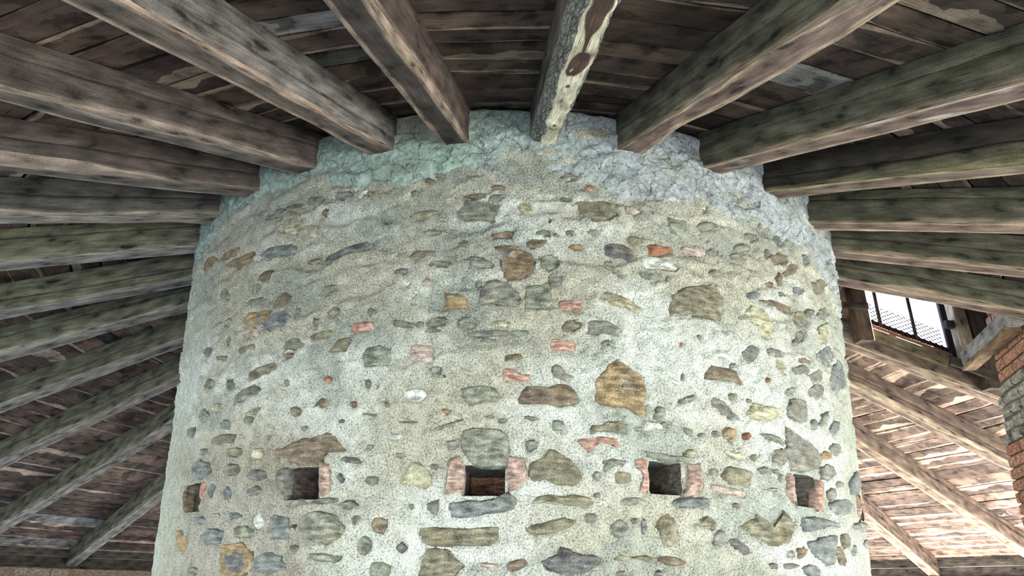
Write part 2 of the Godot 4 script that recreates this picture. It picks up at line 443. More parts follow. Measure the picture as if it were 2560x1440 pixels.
func scrawl(g: Geo):
	# three looped chalk strokes, laid just under the board face between the rafters at 106 and 119 degrees
	var strokes := [[Vector2(0.00, 0.03), Vector2(0.012, 0.0), Vector2(0.028, 0.0), Vector2(0.036, 0.03), Vector2(0.04, 0.0)], [Vector2(0.05, 0.02), Vector2(0.066, 0.03), Vector2(0.06, 0.045), Vector2(0.05, 0.03), Vector2(0.056, 0.0), Vector2(0.075, 0.0)], [Vector2(0.10, 0.0), Vector2(0.104, 0.06), Vector2(0.112, 0.085), Vector2(0.12, 0.08)], [Vector2(0.09, 0.04), Vector2(0.122, 0.045)]]
	var a := 117.9; var r0 := 5.75
	var base := bay_pt(a, r0, roof_y(r0) + RH - 0.004)
	var x := (-tng(a)); var y := (-rad(a) + Vector3(0, SLOPE, 0)).normalized()
	for s in strokes:
		for k in s.size() - 1:
			var p: Vector2 = s[k]; var q: Vector2 = s[k + 1]
			var d := (q - p).normalized().orthogonal() * 0.0026
			var P := func(t: Vector2) -> Vector3: return base + x * t.x * 1.15 + y * t.y * 1.15
			g.quad(P.call(p - d), P.call(q - d), P.call(q + d), P.call(p + d), Color.WHITE, Vector3.DOWN)

# ------------------------------------------------------------------ rafters
func rafter_labels() -> Dictionary:
	var L := {}
	var lefts := ["grey hewn rafter with a long crack along its underside, first left of the bark-edged rafter", "pale grey squared rafter rising to the upper left, second left of the bark-edged rafter", "reddish brown rafter cracked along its side, third left of the bark-edged rafter", "dark brown rafter with bark left on its lower edge, fourth left of the bark-edged one", "dark rafter with a whitish wavy lower edge, fifth left of the bark-edged one", "grey rafter sixth left of the bark-edged one, just under the whitish-edged rafter", "olive grey rafter with a dark smudge, seventh left of the bark-edged one", "flaking ridged olive rafter, eighth left of the bark-edged one", "green-grey knotty rafter, ninth left of the bark-edged one", "olive rafter with a pale lower face, tenth left of the bark-edged one", "knotty rafter second up from the lower left corner, eleventh left of the bark-edged one", "lowest left rafter, its foot ending at the boards above the left outer wall"]
	for k in lefts.size(): L[ANG[13 - k]] = lefts[k]
	var rights := ["central rafter with bark on both edges and pale sapwood round dark heartwood", "greenish rafter with a bulging wavy pale edge, first right of the bark-edged rafter", "long straight olive rafter with pale specks below, second right of the bark-edged rafter", "blackened rafter with a yellow ragged lower band, third right of the bark-edged one", "level olive rafter with a pinkish underside, fourth right of the bark-edged one", "rafter with a kinked pale underside, fifth right of the bark-edged one", "rafter running just above the bright meshed opening on the right", "pale-bottomed rafter carrying the posts under the meshed opening", "sunlit brown rafter below the hatch rafter, ending behind the brick stack", "long sunlit rafter reaching the right picture edge above the lowest right one", "lowest right rafter, its foot at the boards above the right outer wall"]
	for k in rights.size(): L[ANG[14 + k]] = rights[k]
	return L

func build_rafters():
	var L := rafter_labels()
	for k in range(2, 25):
		var a: float = ANG[k]
		var o := thing("rafter", L[a], "rafter", "rafters radiating from the tower", "", bay_pt(a, WALL, roof_y(WALL)))
		rafter(o, a, k)

func rafter(o: Node3D, a: float, k: int):
	var barky := k == 14
	var left := k < 14
	var far := k <= 8 or k >= 21
	var ra := rad(a); var ta := tng(a)
	var off := -o.position
	# stations along the length, closer together where the camera is near
	var st := PackedFloat32Array()
	var r := 2.08
	while r < 6.70:
		st.append(r); r += (0.014 if r < 3.8 else 0.08) if barky else (0.045 if r < 4.6 else 0.08)
	st.append(6.72)
	var ns := st.size()
	var side_c: Color; var bot_c: Color; var sap_c := lin(186, 164, 142)
	if k >= 21: side_c = lin(136, 118, 108); bot_c = lin(164, 142, 128); sap_c = lin(208, 190, 166)
	elif k >= 15: side_c = lin(117, 115, 98); bot_c = lin(138, 118, 110); sap_c = lin(206, 184, 160)
	elif barky: side_c = lin(112, 108, 102); bot_c = lin(250, 234, 206) * 1.25
	elif k <= 8: side_c = lin(138, 138, 120); bot_c = lin(176, 170, 167); sap_c = lin(204, 198, 186)
	elif k == 9: side_c = lin(106, 103, 101); bot_c = lin(178, 172, 166); sap_c = lin(196, 184, 170)
	elif k == 12: side_c = lin(150, 143, 140); bot_c = lin(126, 115, 106); sap_c = lin(206, 180, 162)
	elif k == 13: side_c = lin(104, 89, 84); bot_c = lin(86, 78, 74); sap_c = lin(194, 172, 156)
	else: side_c = lin(106, 95, 91); bot_c = lin(128, 119, 113); sap_c = lin(184, 168, 157)
	if k == 17: side_c = lin(78, 73, 66); sap_c = lin(176, 166, 130)
	var g := Geo.new()
	var bark := Geo.new()
	var c0 := PackedFloat32Array(); var d0 := PackedFloat32Array(); var wd := PackedFloat32Array(); var c1 := PackedFloat32Array(); var d1 := PackedFloat32Array(); var sag := PackedFloat32Array()
	var heavy: float = {15: 2.0, 9: 1.4, 10: 1.0, 17: 1.3, 19: 1.0}.get(k, [0.10, 0.5, 0.25, 0.8, 0.6, 0.35, 0.9, 0.45][k % 8])
	for r2 in st:
		var q := k * 13.7
		var near_end := sst(2.2, 2.6, r2)
		if barky:
			c0.append(0.045 + 0.02 * n3(r2 * 1.8, q)); d0.append(0.046 + 0.024 * n3(r2 * 2.0, q + 3) + 0.012 * n3(r2 * 6.0, q + 4))
			c1.append(0.045 + 0.02 * n3(r2 * 1.8, q + 5)); d1.append(0.020 + 0.016 * n3(r2 * 2.6, q + 8) + 0.010 * n3(r2 * 6.0, q + 9))
		else:
			c0.append(0.008 + near_end * heavy * 0.055 * maxf(0.0, n3(r2 * 0.8, q) + 0.18)); d0.append(0.006 + near_end * heavy * 0.050 * maxf(0.0, n3(r2 * 0.8, q) + 0.20 + 0.25 * n3(r2 * 3.0, q + 1)))
			c1.append(0.008 + near_end * heavy * 0.055 * maxf(0.0, n3(r2 * 0.8, q + 40) + 0.18)); d1.append(0.006 + near_end * heavy * 0.050 * maxf(0.0, n3(r2 * 0.8, q + 40) + 0.20 + 0.25 * n3(r2 * 3.0, q + 41)))
		wd.append(RW * (1.0 + 0.07 * n3(r2 * 0.9, q + 60) * near_end))
		sag.append(0.007 * n3(r2 * 0.9, q + 80) * near_end)
	var P := func(i: int, t: float, q: float) -> Vector3: return ra * st[i] + ta * t + Vector3(0, roof_y(st[i]) + q + sag[i] * (1.0 - q / RH), 0) + off
	var crack_at := [0.45, 0.62, 0.35, 0.7, 0.5][k % 5] as float
	for s in [-1, 1]:
		var C := c0 if s < 0 else c1
		var D := d0 if s < 0 else d1
		# the face, with one drying crack sunk into it
		var rows := 12
		var p := PackedVector3Array(); var col := PackedColorArray(); var uv := PackedVector2Array()
		for j in rows:
			for i in ns:
				var cy := clampf(crack_at + 0.10 * n3(st[i] * 0.5, k * 5.0) + 0.02 * n3(st[i] * 4.0, k * 5.0), 0.12, 0.9)
				var deep := sst(-0.45, -0.15, n3(st[i] * 0.45, k * 7.0 + s)) * 0.014
				var f: float
				var sink := 0.0
				if j < 5: f = j / 5.0 * (cy - 0.026)
				elif j == 5: f = cy - 0.026
				elif j == 6: f = cy; sink = deep
				elif j == 7: f = cy + 0.026
				else: f = lerpf(cy + 0.026, 1.0, (j - 7) / 4.0)
				var q := lerpf(C[i], RH, f)
				var t: float = s * (wd[i] * 0.5 - sink + 0.003 * f3(st[i] * 5.0, q * 30.0, k) )
				p.append(P.call(i, t, q))
				var stain := maxf(0.6 * sst(0.05, 0.5, n3(st[i] * 1.6, q * 6.0, k * 3.1 + s)), (0.45 if k <= 8 else 0.9) * sst(0.50, 0.60, n3(st[i] * 4.0, q * 13.0, k * 2.1 + s)))
				var pale := sst(0.2, 0.5, n3(st[i] * 1.6 + 50.0, q * 7.0, k * 2.3 + s)) * 0.35
				var cc := side_c.lerp(side_c * 0.42, stain * 0.7).lerp(lin(160, 156, 150), pale * 0.5)
				# sapwood shows low on the face in long tongues
				var tongue := (0.16 if not far else 0.24) * (n3(st[i] * 0.7, k * 4.0 + s * 2) + 0.15) + 0.03 * n3(st[i] * 6.0, k)
				cc = cc.lerp(sap_c, 0.65 * (1.0 - sst(tongue - 0.02, tongue + 0.03, f)))
				if k == 17 and s < 0:
					var band := 0.30 * sst(2.3, 3.0, st[i]) + 0.04 * n3(st[i] * 3.0, 5.0)
					cc = cc.lerp(lin(140, 137, 112), 0.75 * (1.0 - sst(band - 0.03, band + 0.02, f)))
				if k == 8 or k == 6 or k == 7:
					cc = cc.lerp(lin(150, 148, 118), 0.55 * sst(0.15, 0.3, n3(st[i] * 0.8, q * 22.0, k)))
				if j == 6: cc = cc * lerpf(1.0, 0.12, deep / 0.014)
				col.append(cc)
				uv.append(Vector2(st[i] / 1.2 + k * 0.37, q / 0.6 + k * 0.21 + s * 0.3))
		g.patch(ns, rows, p, col, uv, ta * s)
		# the wane along the lower edge
		var wrows := 7 if barky else 4
		p = PackedVector3Array(); col = PackedColorArray(); uv = PackedVector2Array()
		for j in wrows:
			for i in ns:
				var f := j / (wrows - 1.0)
				var bulge := sin(f * PI) * minf(C[i], D[i]) * 0.28
				if barky and j > 0 and j < wrows - 1: bulge += 0.006 * f3(st[i] * 30.0, f * 6.0 + s) + 0.005 * f3(st[i] * 11.0, f * 3.0 + s)
				p.append(P.call(i, s * (wd[i] * 0.5 - D[i] * f + bulge * 0.7), C[i] * (1.0 - f) - bulge * 0.7))
				if barky:
					col.append(lin(196, 198, 186) * (0.85 + 0.4 * f3(st[i] * 9.0, f * 2.0, s)))
				else:
					col.append(sap_c.lerp(side_c, clampf(0.15 + 0.8 * n3(st[i] * 1.2, f, k), 0.0, 0.8)))
				uv.append(Vector2(st[i] / 1.2 + k * 0.37, (f * 0.05 + 0.3 * s) / 0.6 + k * 0.2) * (2.2 if barky else 1.0))
		(bark if barky else g).patch(ns, wrows, p, col, uv, ta * s - Vector3.UP)
	# the underside
	var nb := 29 if barky else 13
	var p2 := PackedVector3Array(); var col2 := PackedColorArray(); var uv2 := PackedVector2Array()
	for j in nb:
		for i in ns:
			var f := j / (nb - 1.0)
			var t := lerpf(-wd[i] * 0.5 + d0[i], wd[i] * 0.5 - d1[i], f)
			p2.append(P.call(i, t, 0.0015 * f3(st[i] * 6.0, f * 5.0, k)))
			var cc := bot_c
			if barky:
				cc = heart_tone(st[i], f * 2.0 - 1.0, bot_c)
			else:
				var m0 := 0.14 + 0.16 * n3(st[i] * 0.8, k * 6.0) + 0.03 * n3(st[i] * 5.0, k * 6.0); var m1 := 0.14 + 0.16 * n3(st[i] * 0.8, k * 6.0 + 30) + 0.03 * n3(st[i] * 5.0, k * 6.0 + 30)
				var e := maxf(1.0 - sst(m0 - 0.05, m0 + 0.04, f), sst(1.0 - m1 - 0.04, 1.0 - m1 + 0.05, f))
				cc = bot_c.lerp(bot_c * 0.5, 0.7 * sst(0.1, 0.4, n3(st[i] * 1.1, f * 0.8, k * 3.3))).lerp(sap_c, e * 0.85)
				if k == 16: cc = cc.lerp(lin(196, 192, 186), sst(0.32, 0.5, n3(st[i] * 4.0, f * 1.3, 77.0)) * 0.8)
			col2.append(cc)
			uv2.append(Vector2(st[i] / 1.2 + k * 0.37, t / 0.6 + k * 0.4))
	g.patch(ns, nb, p2, col2, uv2, Vector3.DOWN)
	# top and the two ends
	var l := ns - 1
	g.quad(P.call(0, -wd[0] * 0.5, RH), P.call(l, -wd[l] * 0.5, RH), P.call(l, wd[l] * 0.5, RH), P.call(0, wd[0] * 0.5, RH), side_c, Vector3.UP)
	g.quad(P.call(l, -wd[l] * 0.5, c0[l]), P.call(l, wd[l] * 0.5, c1[l]), P.call(l, wd[l] * 0.5, RH), P.call(l, -wd[l] * 0.5, RH), side_c, ra)
	g.quad(P.call(l, -wd[l] * 0.5, c0[l]), P.call(l, wd[l] * 0.5, c1[l]), P.call(l, wd[l] * 0.5 - d1[l], 0), P.call(l, -wd[l] * 0.5 + d0[l], 0), side_c, ra)
	part("timber", g, "wood", o)
	if barky:
		var bk := part("bark", bark, "bark", o); bk.set_meta("label", "grey bark left on both lower edges")

func heart_tone(r: float, x: float, sap: Color) -> Color:
	# dark heartwood showing through the pale sapwood of the bark-edged rafter: a widening tongue, a round blob and small knots
	var hw := -1.0; var cx := 0.0
	if r > 3.22: hw = 0.17 + 0.66 * sst(3.27, 3.47, r) + 0.05 * n3(r * 5.0, 3.0)
	elif r > 3.02:
		var q := (r - 3.125) / 0.105
		hw = maxf(0.80 * sqrt(maxf(0.0, 1.0 - q * q)), 0.17 * sst(3.12, 3.2, r)); cx = 0.12 * q
	var e := 1.0 - sst(hw - 0.05, hw + 0.04, absf(x - cx))
	var rim := (1.0 - sst(0.0, 0.10, absf(absf(x - cx) - hw - 0.08))) * (1.0 if hw > 0.0 else 0.0)
	for kn in [[2.925, -0.05, 0.016, 0.26], [2.475, 0.0, 0.018, 0.30]]:
		var q2 := Vector2((r - kn[0]) / kn[2], (x - kn[1]) / kn[3]).length()
		e = maxf(e, 1.0 - sst(0.7, 1.05, q2)); rim = maxf(rim, (1.0 - sst(0.0, 0.5, absf(q2 - 1.3))) * 0.6)
	var pale := 1.0 - sst(0.6, 1.1, Vector2((r - 3.075) / 0.016, (x + 0.30) / 0.13).length())
	var c := sap.lerp(sap * 0.62, rim * 0.6 + 0.25 * sst(0.0, 0.3, n3(r * 2.0, x * 2.0, 9.0)))
	return c.lerp(lin(92, 74, 66), e * (1.0 - pale))

# ------------------------------------------------------------------ the tower
# putlog holes: angle from, to, height from, to
const HOLES := [[-46.9, -42.95, 1.941, 2.070], [-26.4, -21.9, 1.957, 2.084], [-5.3, -0.75, 1.957, 2.068], [14.6, 18.6, 1.972, 2.105], [36.0, 40.4, 1.970, 2.110], [57.4, 61.6, 1.972, 2.115]]

func plaster_edge(a: float) -> float:
	var pts := [[-180.0, 3.42], [-75.0, 3.40], [-53.0, 3.42], [-43.0, 3.465], [-34.0, 3.50], [-27.0, 3.45], [-20.0, 3.375], [-14.5, 3.30], [-11.0, 3.37], [-7.5, 3.40], [-4.7, 3.375], [0.0, 3.33], [4.0, 3.36], [7.0, 3.31], [9.7, 3.33], [12.7, 3.24], [16.0, 3.28], [19.0, 3.27], [23.0, 3.325], [30.0, 3.28], [38.0, 3.29], [45.0, 3.30], [55.0, 3.22], [70.0, 3.2], [180.0, 3.42]]
	for k in pts.size() - 1:
		if a <= pts[k + 1][0]: return lerpf(pts[k][1], pts[k + 1][1], (a - pts[k][0]) / (pts[k + 1][0] - pts[k][0]))
	return 3.4

func build_tower():
	tower = thing("wall_tower", "round kiln tower of rubble stones set in pale gritty mortar with a plastered top", "tower", "", "structure")
	define_stones()
	var th := PackedFloat32Array(); var ys := PackedFloat32Array()
	var a := -180.0
	while a < -72.0: th.append(a); a += 6.0
	while a < 72.0: th.append(a); a += 0.3
	while a < 180.1: th.append(minf(a, 180.0)); a += 6.0
	if th[th.size() - 1] < 180.0: th.append(180.0)
	var y := -0.05
	while y < 1.54: ys.append(y); y += 0.2
	y = 1.55
	while y < 3.62: ys.append(y); y += 0.0115
	ys.append(3.70)
	var nu := th.size(); var nv := ys.size()
	var i0 := 0
	while th[i0] < -72.0: i0 += 1
	var j0 := 0
	while ys[j0] < 1.549: j0 += 1
	# how far each point of the mortar lies in or out
	var dep := PackedFloat32Array(); dep.resize(nu * nv)
	for j in nv:
		for i in nu:
			var u := th[i] * 0.0384; var v := ys[j]
			var d := 0.010 * n3(u * 3.0, v * 4.5, 1.0) + 0.006 * f3(u * 11.0, v * 17.0, 2.0) + 0.0035 * f3(u * 34.0, v * 40.0, 3.0)
			# shallow ledges where coats of mortar overlap
			var led := n3(u * 1.6, v * 6.0, 9.0)
			d += 0.014 * sst(0.0, 0.05, led) * sst(2.0, 2.9, v)
			d -= 0.012 * (1.0 - sst(0.0, 0.035, absf(n3(u * 2.2, v * 5.5, 12.0)))) * sst(0.0, 0.3, n3(u * 1.5, v * 2.0, 13.0))
			dep[j * nu + i] = d
	for s in stones:
		var rr: float = tower_r(s.y)
		var reach: float = s.reach
		var ia := i0 + int((s.a - rad_to_deg(reach / rr) - th[i0]) / 0.3) - 2; var ib := i0 + int((s.a + rad_to_deg(reach / rr) - th[i0]) / 0.3) + 3
		var ja := j0 + int((s.y - reach - ys[j0]) / 0.0115) - 2; var jb := j0 + int((s.y + reach - ys[j0]) / 0.0115) + 3
		var shrunk := Geometry2D.offset_polygon(s.outline, -0.007)
		var core: PackedVector2Array = shrunk[0] if shrunk.size() else s.outline
		var grown := Geometry2D.offset_polygon(s.outline, 0.008)
		var ring: PackedVector2Array = grown[0] if grown.size() else s.outline
		for j in range(maxi(ja, 0), mini(jb, nv)):
			for i in range(maxi(ia, 0), mini(ib, nu)):
				var q := Vector2(deg_to_rad(th[i] - s.a) * rr, ys[j] - s.y)
				var lip := f3(th[i] * 0.45, ys[j] * 12.0, 5.0)
				if Geometry2D.is_point_in_polygon(q, core): dep[j * nu + i] = minf(dep[j * nu + i], -0.015)
				elif Geometry2D.is_point_in_polygon(q, ring): dep[j * nu + i] -= 0.008 * sst(-0.02, 0.22, lip)
	var p := PackedVector3Array(); var col := PackedColorArray(); var uv := PackedVector2Array()
	var keep := PackedByteArray(); keep.resize((nu - 1) * (nv - 1)); keep.fill(1)
	var white := lin(232, 238, 231); var buff := lin(203, 202, 185); var grey := lin(172, 179, 170); var mint := lin(212, 224, 212); var brown := lin(180, 172, 154)
	for j in nv:
		for i in nu:
			var d := rad(th[i])
			var rr := tower_r(ys[j]) + dep[j * nu + i]
			p.append(d * rr + Vector3(0, ys[j], 0))
			var u := th[i] * 0.0384; var v := ys[j]
			var c := white.lerp(buff, sst(-0.1, 0.5, n3(u * 0.9, v * 1.4, 20.0) + 0.55 * sst(2.5, 3.2, v)))
			c = c.lerp(grey, 0.75 * sst(0.02, 0.42, n3(u * 1.3, v * 2.2, 30.0)))
			c = c.lerp(brown, 0.30 * sst(0.22, 0.5, n3(u * 1.1 + 9.0, v * 1.7, 40.0)))
			# a darker, browner patch low on the left, and mint-tinted flanks
			var low_left := sst(-20.0, -25.0, th[i] + 5.0 * n3(v * 3.0, 1.0)) * sst(2.35, 2.1, v + 0.15 * n3(u * 3.0, 2.0))
			c = c.lerp(lin(160, 152, 138), 0.7 * low_left)
			c = c.lerp(mint, 0.5 * sst(42.0, 58.0, absf(th[i])))
			col.append(c)
			uv.append(Vector2(u / 0.9, v / 0.9))
	for j in nv - 1:
		var ym := (ys[j] + ys[j + 1]) * 0.5
		for i in nu - 1:
			var am := (th[i] + th[i + 1]) * 0.5
			for h in HOLES:
				if am > h[0] and am < h[1] and ym > h[2] and ym < h[3]: keep[j * (nu - 1) + i] = 0
	var g := Geo.new()
	# the front is the side away from the axis: taken at the middle of the patch, which faces the camera
	g.patch(nu, nv, p, col, uv, Vector3(0, 0, 1), keep)
	part("mortar", g, "mortar", tower)
	plaster()
	for h in HOLES: pocket(h)
	for s in stones: set_stone(s)
	var og := Geo.new()
	for s in stones:
		if s.minor: stone_shape(og, s)
	var pebbles := part("small_stones", og, "stone", tower); pebbles.set_meta("kind", "stuff")

func plaster():
	var g := Geo.new()
	var th := PackedFloat32Array(); var ys := PackedFloat32Array()
	var a := -80.0
	while a < 80.1: th.append(a); a += 0.32
	var y := 3.12
	while y < 3.735: ys.append(y); y += 0.0115
	var nu := th.size(); var nv := ys.size()
	var p := PackedVector3Array(); var col := PackedColorArray(); var uv := PackedVector2Array()
	var lift := PackedFloat32Array()
	for j in nv:
		for i in nu:
			var u := th[i] * 0.0384; var v := ys[j]
			var m := v - plaster_edge(th[i]) + 0.030 * n3(u * 5.0, v * 5.0, 60.0) + 0.03 * f3(u * 14.0, v * 14.0, 61.0)
			var hole := sst(0.42, 0.52, n3(u * 3.2, v * 4.0, 66.0)) * sst(3.46, 3.38, v)
			var d := -0.03 + 0.048 * sst(-0.03, 0.03, m) - 0.02 * hole
			d += 0.009 * n3(u * 4.0, v * 5.0, 62.0) + 0.004 * f3(u * 16.0, v * 18.0, 63.0)
			d += 0.012 * sst(0.0, 0.03, n3(u * 2.0, v * 3.5, 64.0)) - 0.010 * sst(0.12, 0.15, n3(u * 3.6, v * 5.0, 68.0))
			# the top is dressed back to a rounded edge under the boards
			d -= 0.07 * sst(3.68, 3.74, v + 0.02 * n3(u * 4.0, 3.0))
			lift.append(d)
			p.append(rad(th[i]) * (tower_r(v) + d) + Vector3(0, v, 0))
			var c := lin(178, 200, 189).lerp(lin(190, 198, 203), sst(-12.0, 16.0, th[i] + 14.0 * n3(u * 2.0, v * 2.0, 65.0)))
			c = c.lerp(lin(158, 162, 154), 0.6 * sst(0.1, 0.4, n3(u * 4.0, v * 5.0, 67.0)))
			col.append(c); uv.append(Vector2(u / 0.9, v / 0.9))
	var keep := PackedByteArray(); keep.resize((nu - 1) * (nv - 1))
	for j in nv - 1:
		for i in nu - 1:
			keep[j * (nu - 1) + i] = 1 if maxf(maxf(lift[j * nu + i], lift[j * nu + i + 1]), maxf(lift[(j + 1) * nu + i], lift[(j + 1) * nu + i + 1])) > -0.022 or ys[j] > 3.5 else 0
	g.patch(nu, nv, p, col, uv, Vector3(0, 0, 1), keep)
	# a ledge running back over the masonry, under the boards
	var q := PackedVector3Array(); var qu := PackedVector2Array()
	for i in nu: q.append(p[(nv - 1) * nu + i]); qu.append(Vector2(i * 0.01, 0))
	for i in nu: q.append(rad(th[i]) * 1.7 + Vector3(0, ys[nv - 1], 0)); qu.append(Vector2(i * 0.01, 0.4))
	g.patch(nu, 2, q, lin(196, 206, 204), qu, Vector3.UP)
	var o := part("plaster_band", g, "plaster", tower); o.set_meta("label", "smooth pale plaster collar under the rafters")

func pocket(h: Array):
	# brick-lined pocket behind a putlog hole
	var g := Geo.new()
	var am: float = (h[0] + h[1]) * 0.5
	var ra := rad(am); var ta := tng(am)
	var ym: float = (h[2] + h[3]) * 0.5
	var rr := tower_r(ym)
	var w := deg_to_rad(h[1] - h[0]) * rr * 0.5 + 0.006; var hh: float = (h[3] - h[2]) * 0.5 + 0.006
	var deep := 0.34
	var nx := 7; var nd := 9
	var cols := [lin(150, 136, 132), lin(164, 154, 146), lin(150, 152, 146), lin(180, 178, 168), lin(172, 128, 112)]
	for f in 5:
		var p := PackedVector3Array(); var cc := PackedColorArray()
		for j in nd:
			for i in nx:
				var e := i / (nx - 1.0) * 2.0 - 1.0; var q := j / (nd - 1.0)
				var jag := 0.008 * f3(i * 0.9 + f * 5.0, j * 0.9, am) * (1.0 if j > 0 else 0.0)
				var v: Vector3
				match f:
					0: v = ta * (-w + jag) + Vector3(0, e * hh, 0) + ra * (-q * deep)
					1: v = ta * (w + jag) + Vector3(0, e * hh, 0) + ra * (-q * deep)
					2: v = ta * (e * w) + Vector3(0, hh + jag, 0) + ra * (-q * deep)
					3: v = ta * (e * w) + Vector3(0, -hh + jag, 0) + ra * (-q * deep)
					_: v = ta * (e * w) + Vector3(0, (q * 2.0 - 1.0) * hh, 0) + ra * (-deep + jag * 2.0)
				p.append(v + ra * (rr - 0.004) + Vector3(0, ym, 0))
				cc.append(cols[f] * (0.8 + 0.5 * f3(i * 0.7, j * 0.7 + f * 9.0, am)))
		g.patch(nx, nd, p, cc, null, [ta, -ta, Vector3.DOWN, Vector3.UP, ra][f])
	part("putlog_pocket", g, "brick", tower)

func stone(a: float, y: float, w: float, h: float, rot: float, tone: String, proud: float, called := "stone", minor := false):
	# a worn stone of about w by h centimetres, tilted by rot degrees
	var o := PackedVector2Array()
	var sd := stones.size() * 3.7
	var n := 18 if w * h > 60.0 else 13
	var sq := (0.75 + 0.5 * absf(n3(sd, 5.0))) if called != "brick" else 0.35
	for k in n:
		var f := TAU * k / n
		var c := cos(f); var s := sin(f)
		var e := pow(absf(c), sq) * signf(c); var d := pow(absf(s), sq) * signf(s)
		var j := 1.0 + (0.34 * n3(c * 1.3 + sd, s * 1.3, sd) + 0.14 * f3(c * 3.0, s * 3.0 + sd)) * (0.4 if called == "brick" else 1.0)
		o.append(Vector2(e * w * 0.005, d * h * 0.005).rotated(deg_to_rad(rot)) * j)
	keep_stone(a, y, o, tone, proud, called, minor)

func cut(a: float, y: float, tone: String, proud: float, called: String, pts: Array):
	# a stone with an outline of its own, in centimetres from its middle
	var o := PackedVector2Array()
	var sd := stones.size() * 5.3
	for k in range(0, pts.size(), 2):
		var p := Vector2(pts[k], pts[k + 1]) * 0.01; var q := Vector2(pts[(k + 2) % pts.size()], pts[(k + 3) % pts.size()]) * 0.01
		o.append(p)
		if p.distance_to(q) > 0.03: o.append((p + q) * 0.5 + (q - p).orthogonal() * (0.10 * f3(sd + k, 1.0)))
	keep_stone(a, y, o, tone, proud, called, false)

func keep_stone(a: float, y: float, o: PackedVector2Array, tone: String, proud: float, called: String, minor: bool):
	var reach := 0.0
	for p in o: reach = maxf(reach, p.length())
	if Geometry2D.is_polygon_clockwise(o): o.reverse()
	stones.append({"a": a, "y": y, "outline": o, "tone": TONE[tone], "key": tone, "proud": proud, "called": called, "minor": minor, "reach": reach + 0.012, "id": stones.size()})

func stone_shape(g: Geo, s: Dictionary):
	var o: PackedVector2Array = s.outline
	var n := o.size()
	var mid := Vector2.ZERO
	for p in o: mid += p / n
	var inr: float = s.reach
	for p in o: inr = minf(inr, (p - mid).length())
	var rr: float = tower_r(s.y)
	var edge := minf(0.5, 0.008 / maxf(inr, 0.008))
	# rings from the buried rim to the middle
	var rings := [[-0.04, -0.035], [-0.02, -0.006], [edge * 0.5, 0.0035 + 0.0018 * s.proud], [edge, 0.005 + 0.0028 * s.proud], [maxf(0.40, edge + 0.1), 0.006 + 0.0044 * s.proud], [0.70, 0.006 + 0.0050 * s.proud], [0.97, 0.006 + 0.0054 * s.proud]]
	var p := PackedVector3Array(); var col := PackedColorArray()
	var sd: float = s.id * 1.9
	var base: Color = s.tone * 1.1
	var strata: float = 40.0 if s.id % 3 == 0 else 12.0
	for r in rings:
		for k in n + 1:
			var q: Vector2 = o[k % n].lerp(mid, r[0])
			var h: float = r[1]
			if r[0] > 0.0: h += 0.007 * n3(q.x * 14.0 + sd, q.y * 14.0, sd) * minf(1.0, 0.5 + s.reach * 5.0) + 0.004 * f3(q.x * 30.0, q.y * strata, sd)
			var a: float = s.a + rad_to_deg(q.x / rr); var y: float = s.y + q.y
			p.append(rad(a) * (tower_r(y) + h) + Vector3(0, y, 0))
			var t := 1.0 + 0.38 * n3(q.x * 9.0 + sd, q.y * 9.0, sd + 3.0) + 0.20 * f3(q.x * 25.0 + sd, q.y * strata * 1.4, sd)
			var c := base * t
			c = c.lerp(lin(150, 132, 100), 0.35 * sst(0.15, 0.5, n3(q.x * 6.0 + sd, q.y * 6.0, sd + 11.0)))
			if s.key == "oc" and s.reach > 0.12: c = c.lerp(lin(150, 146, 132) * t, 0.85 * (1.0 - sst(0.7, 1.05, Vector2((q.x - 0.022) / 0.034, (q.y - 0.0) / 0.034).length())))
			c = c.lerp(lin(206, 208, 198), 0.55 * sst(0.12, 0.36, n3(q.x * 16.0 + sd, q.y * 16.0, sd + 21.0)) * (1.0 if r[0] < 0.12 else 0.2))
			col.append(c)
	g.patch(n + 1, rings.size(), p, col, null, rad(s.a))

func set_stone(s: Dictionary):
	if s.minor: return
	var g := Geo.new()
	stone_shape(g, s)
	var o := part(s.called, g, "brick" if s.called == "brick" else "stone", tower)
	if s.key == "or" : o.set_meta("label", "rust-orange stone chip")
	elif s.key == "wh": o.set_meta("label", "chalky white stone")
	elif s.key == "oc" and s.reach > 0.1: o.set_meta("label", "large ochre stone with ragged edges")

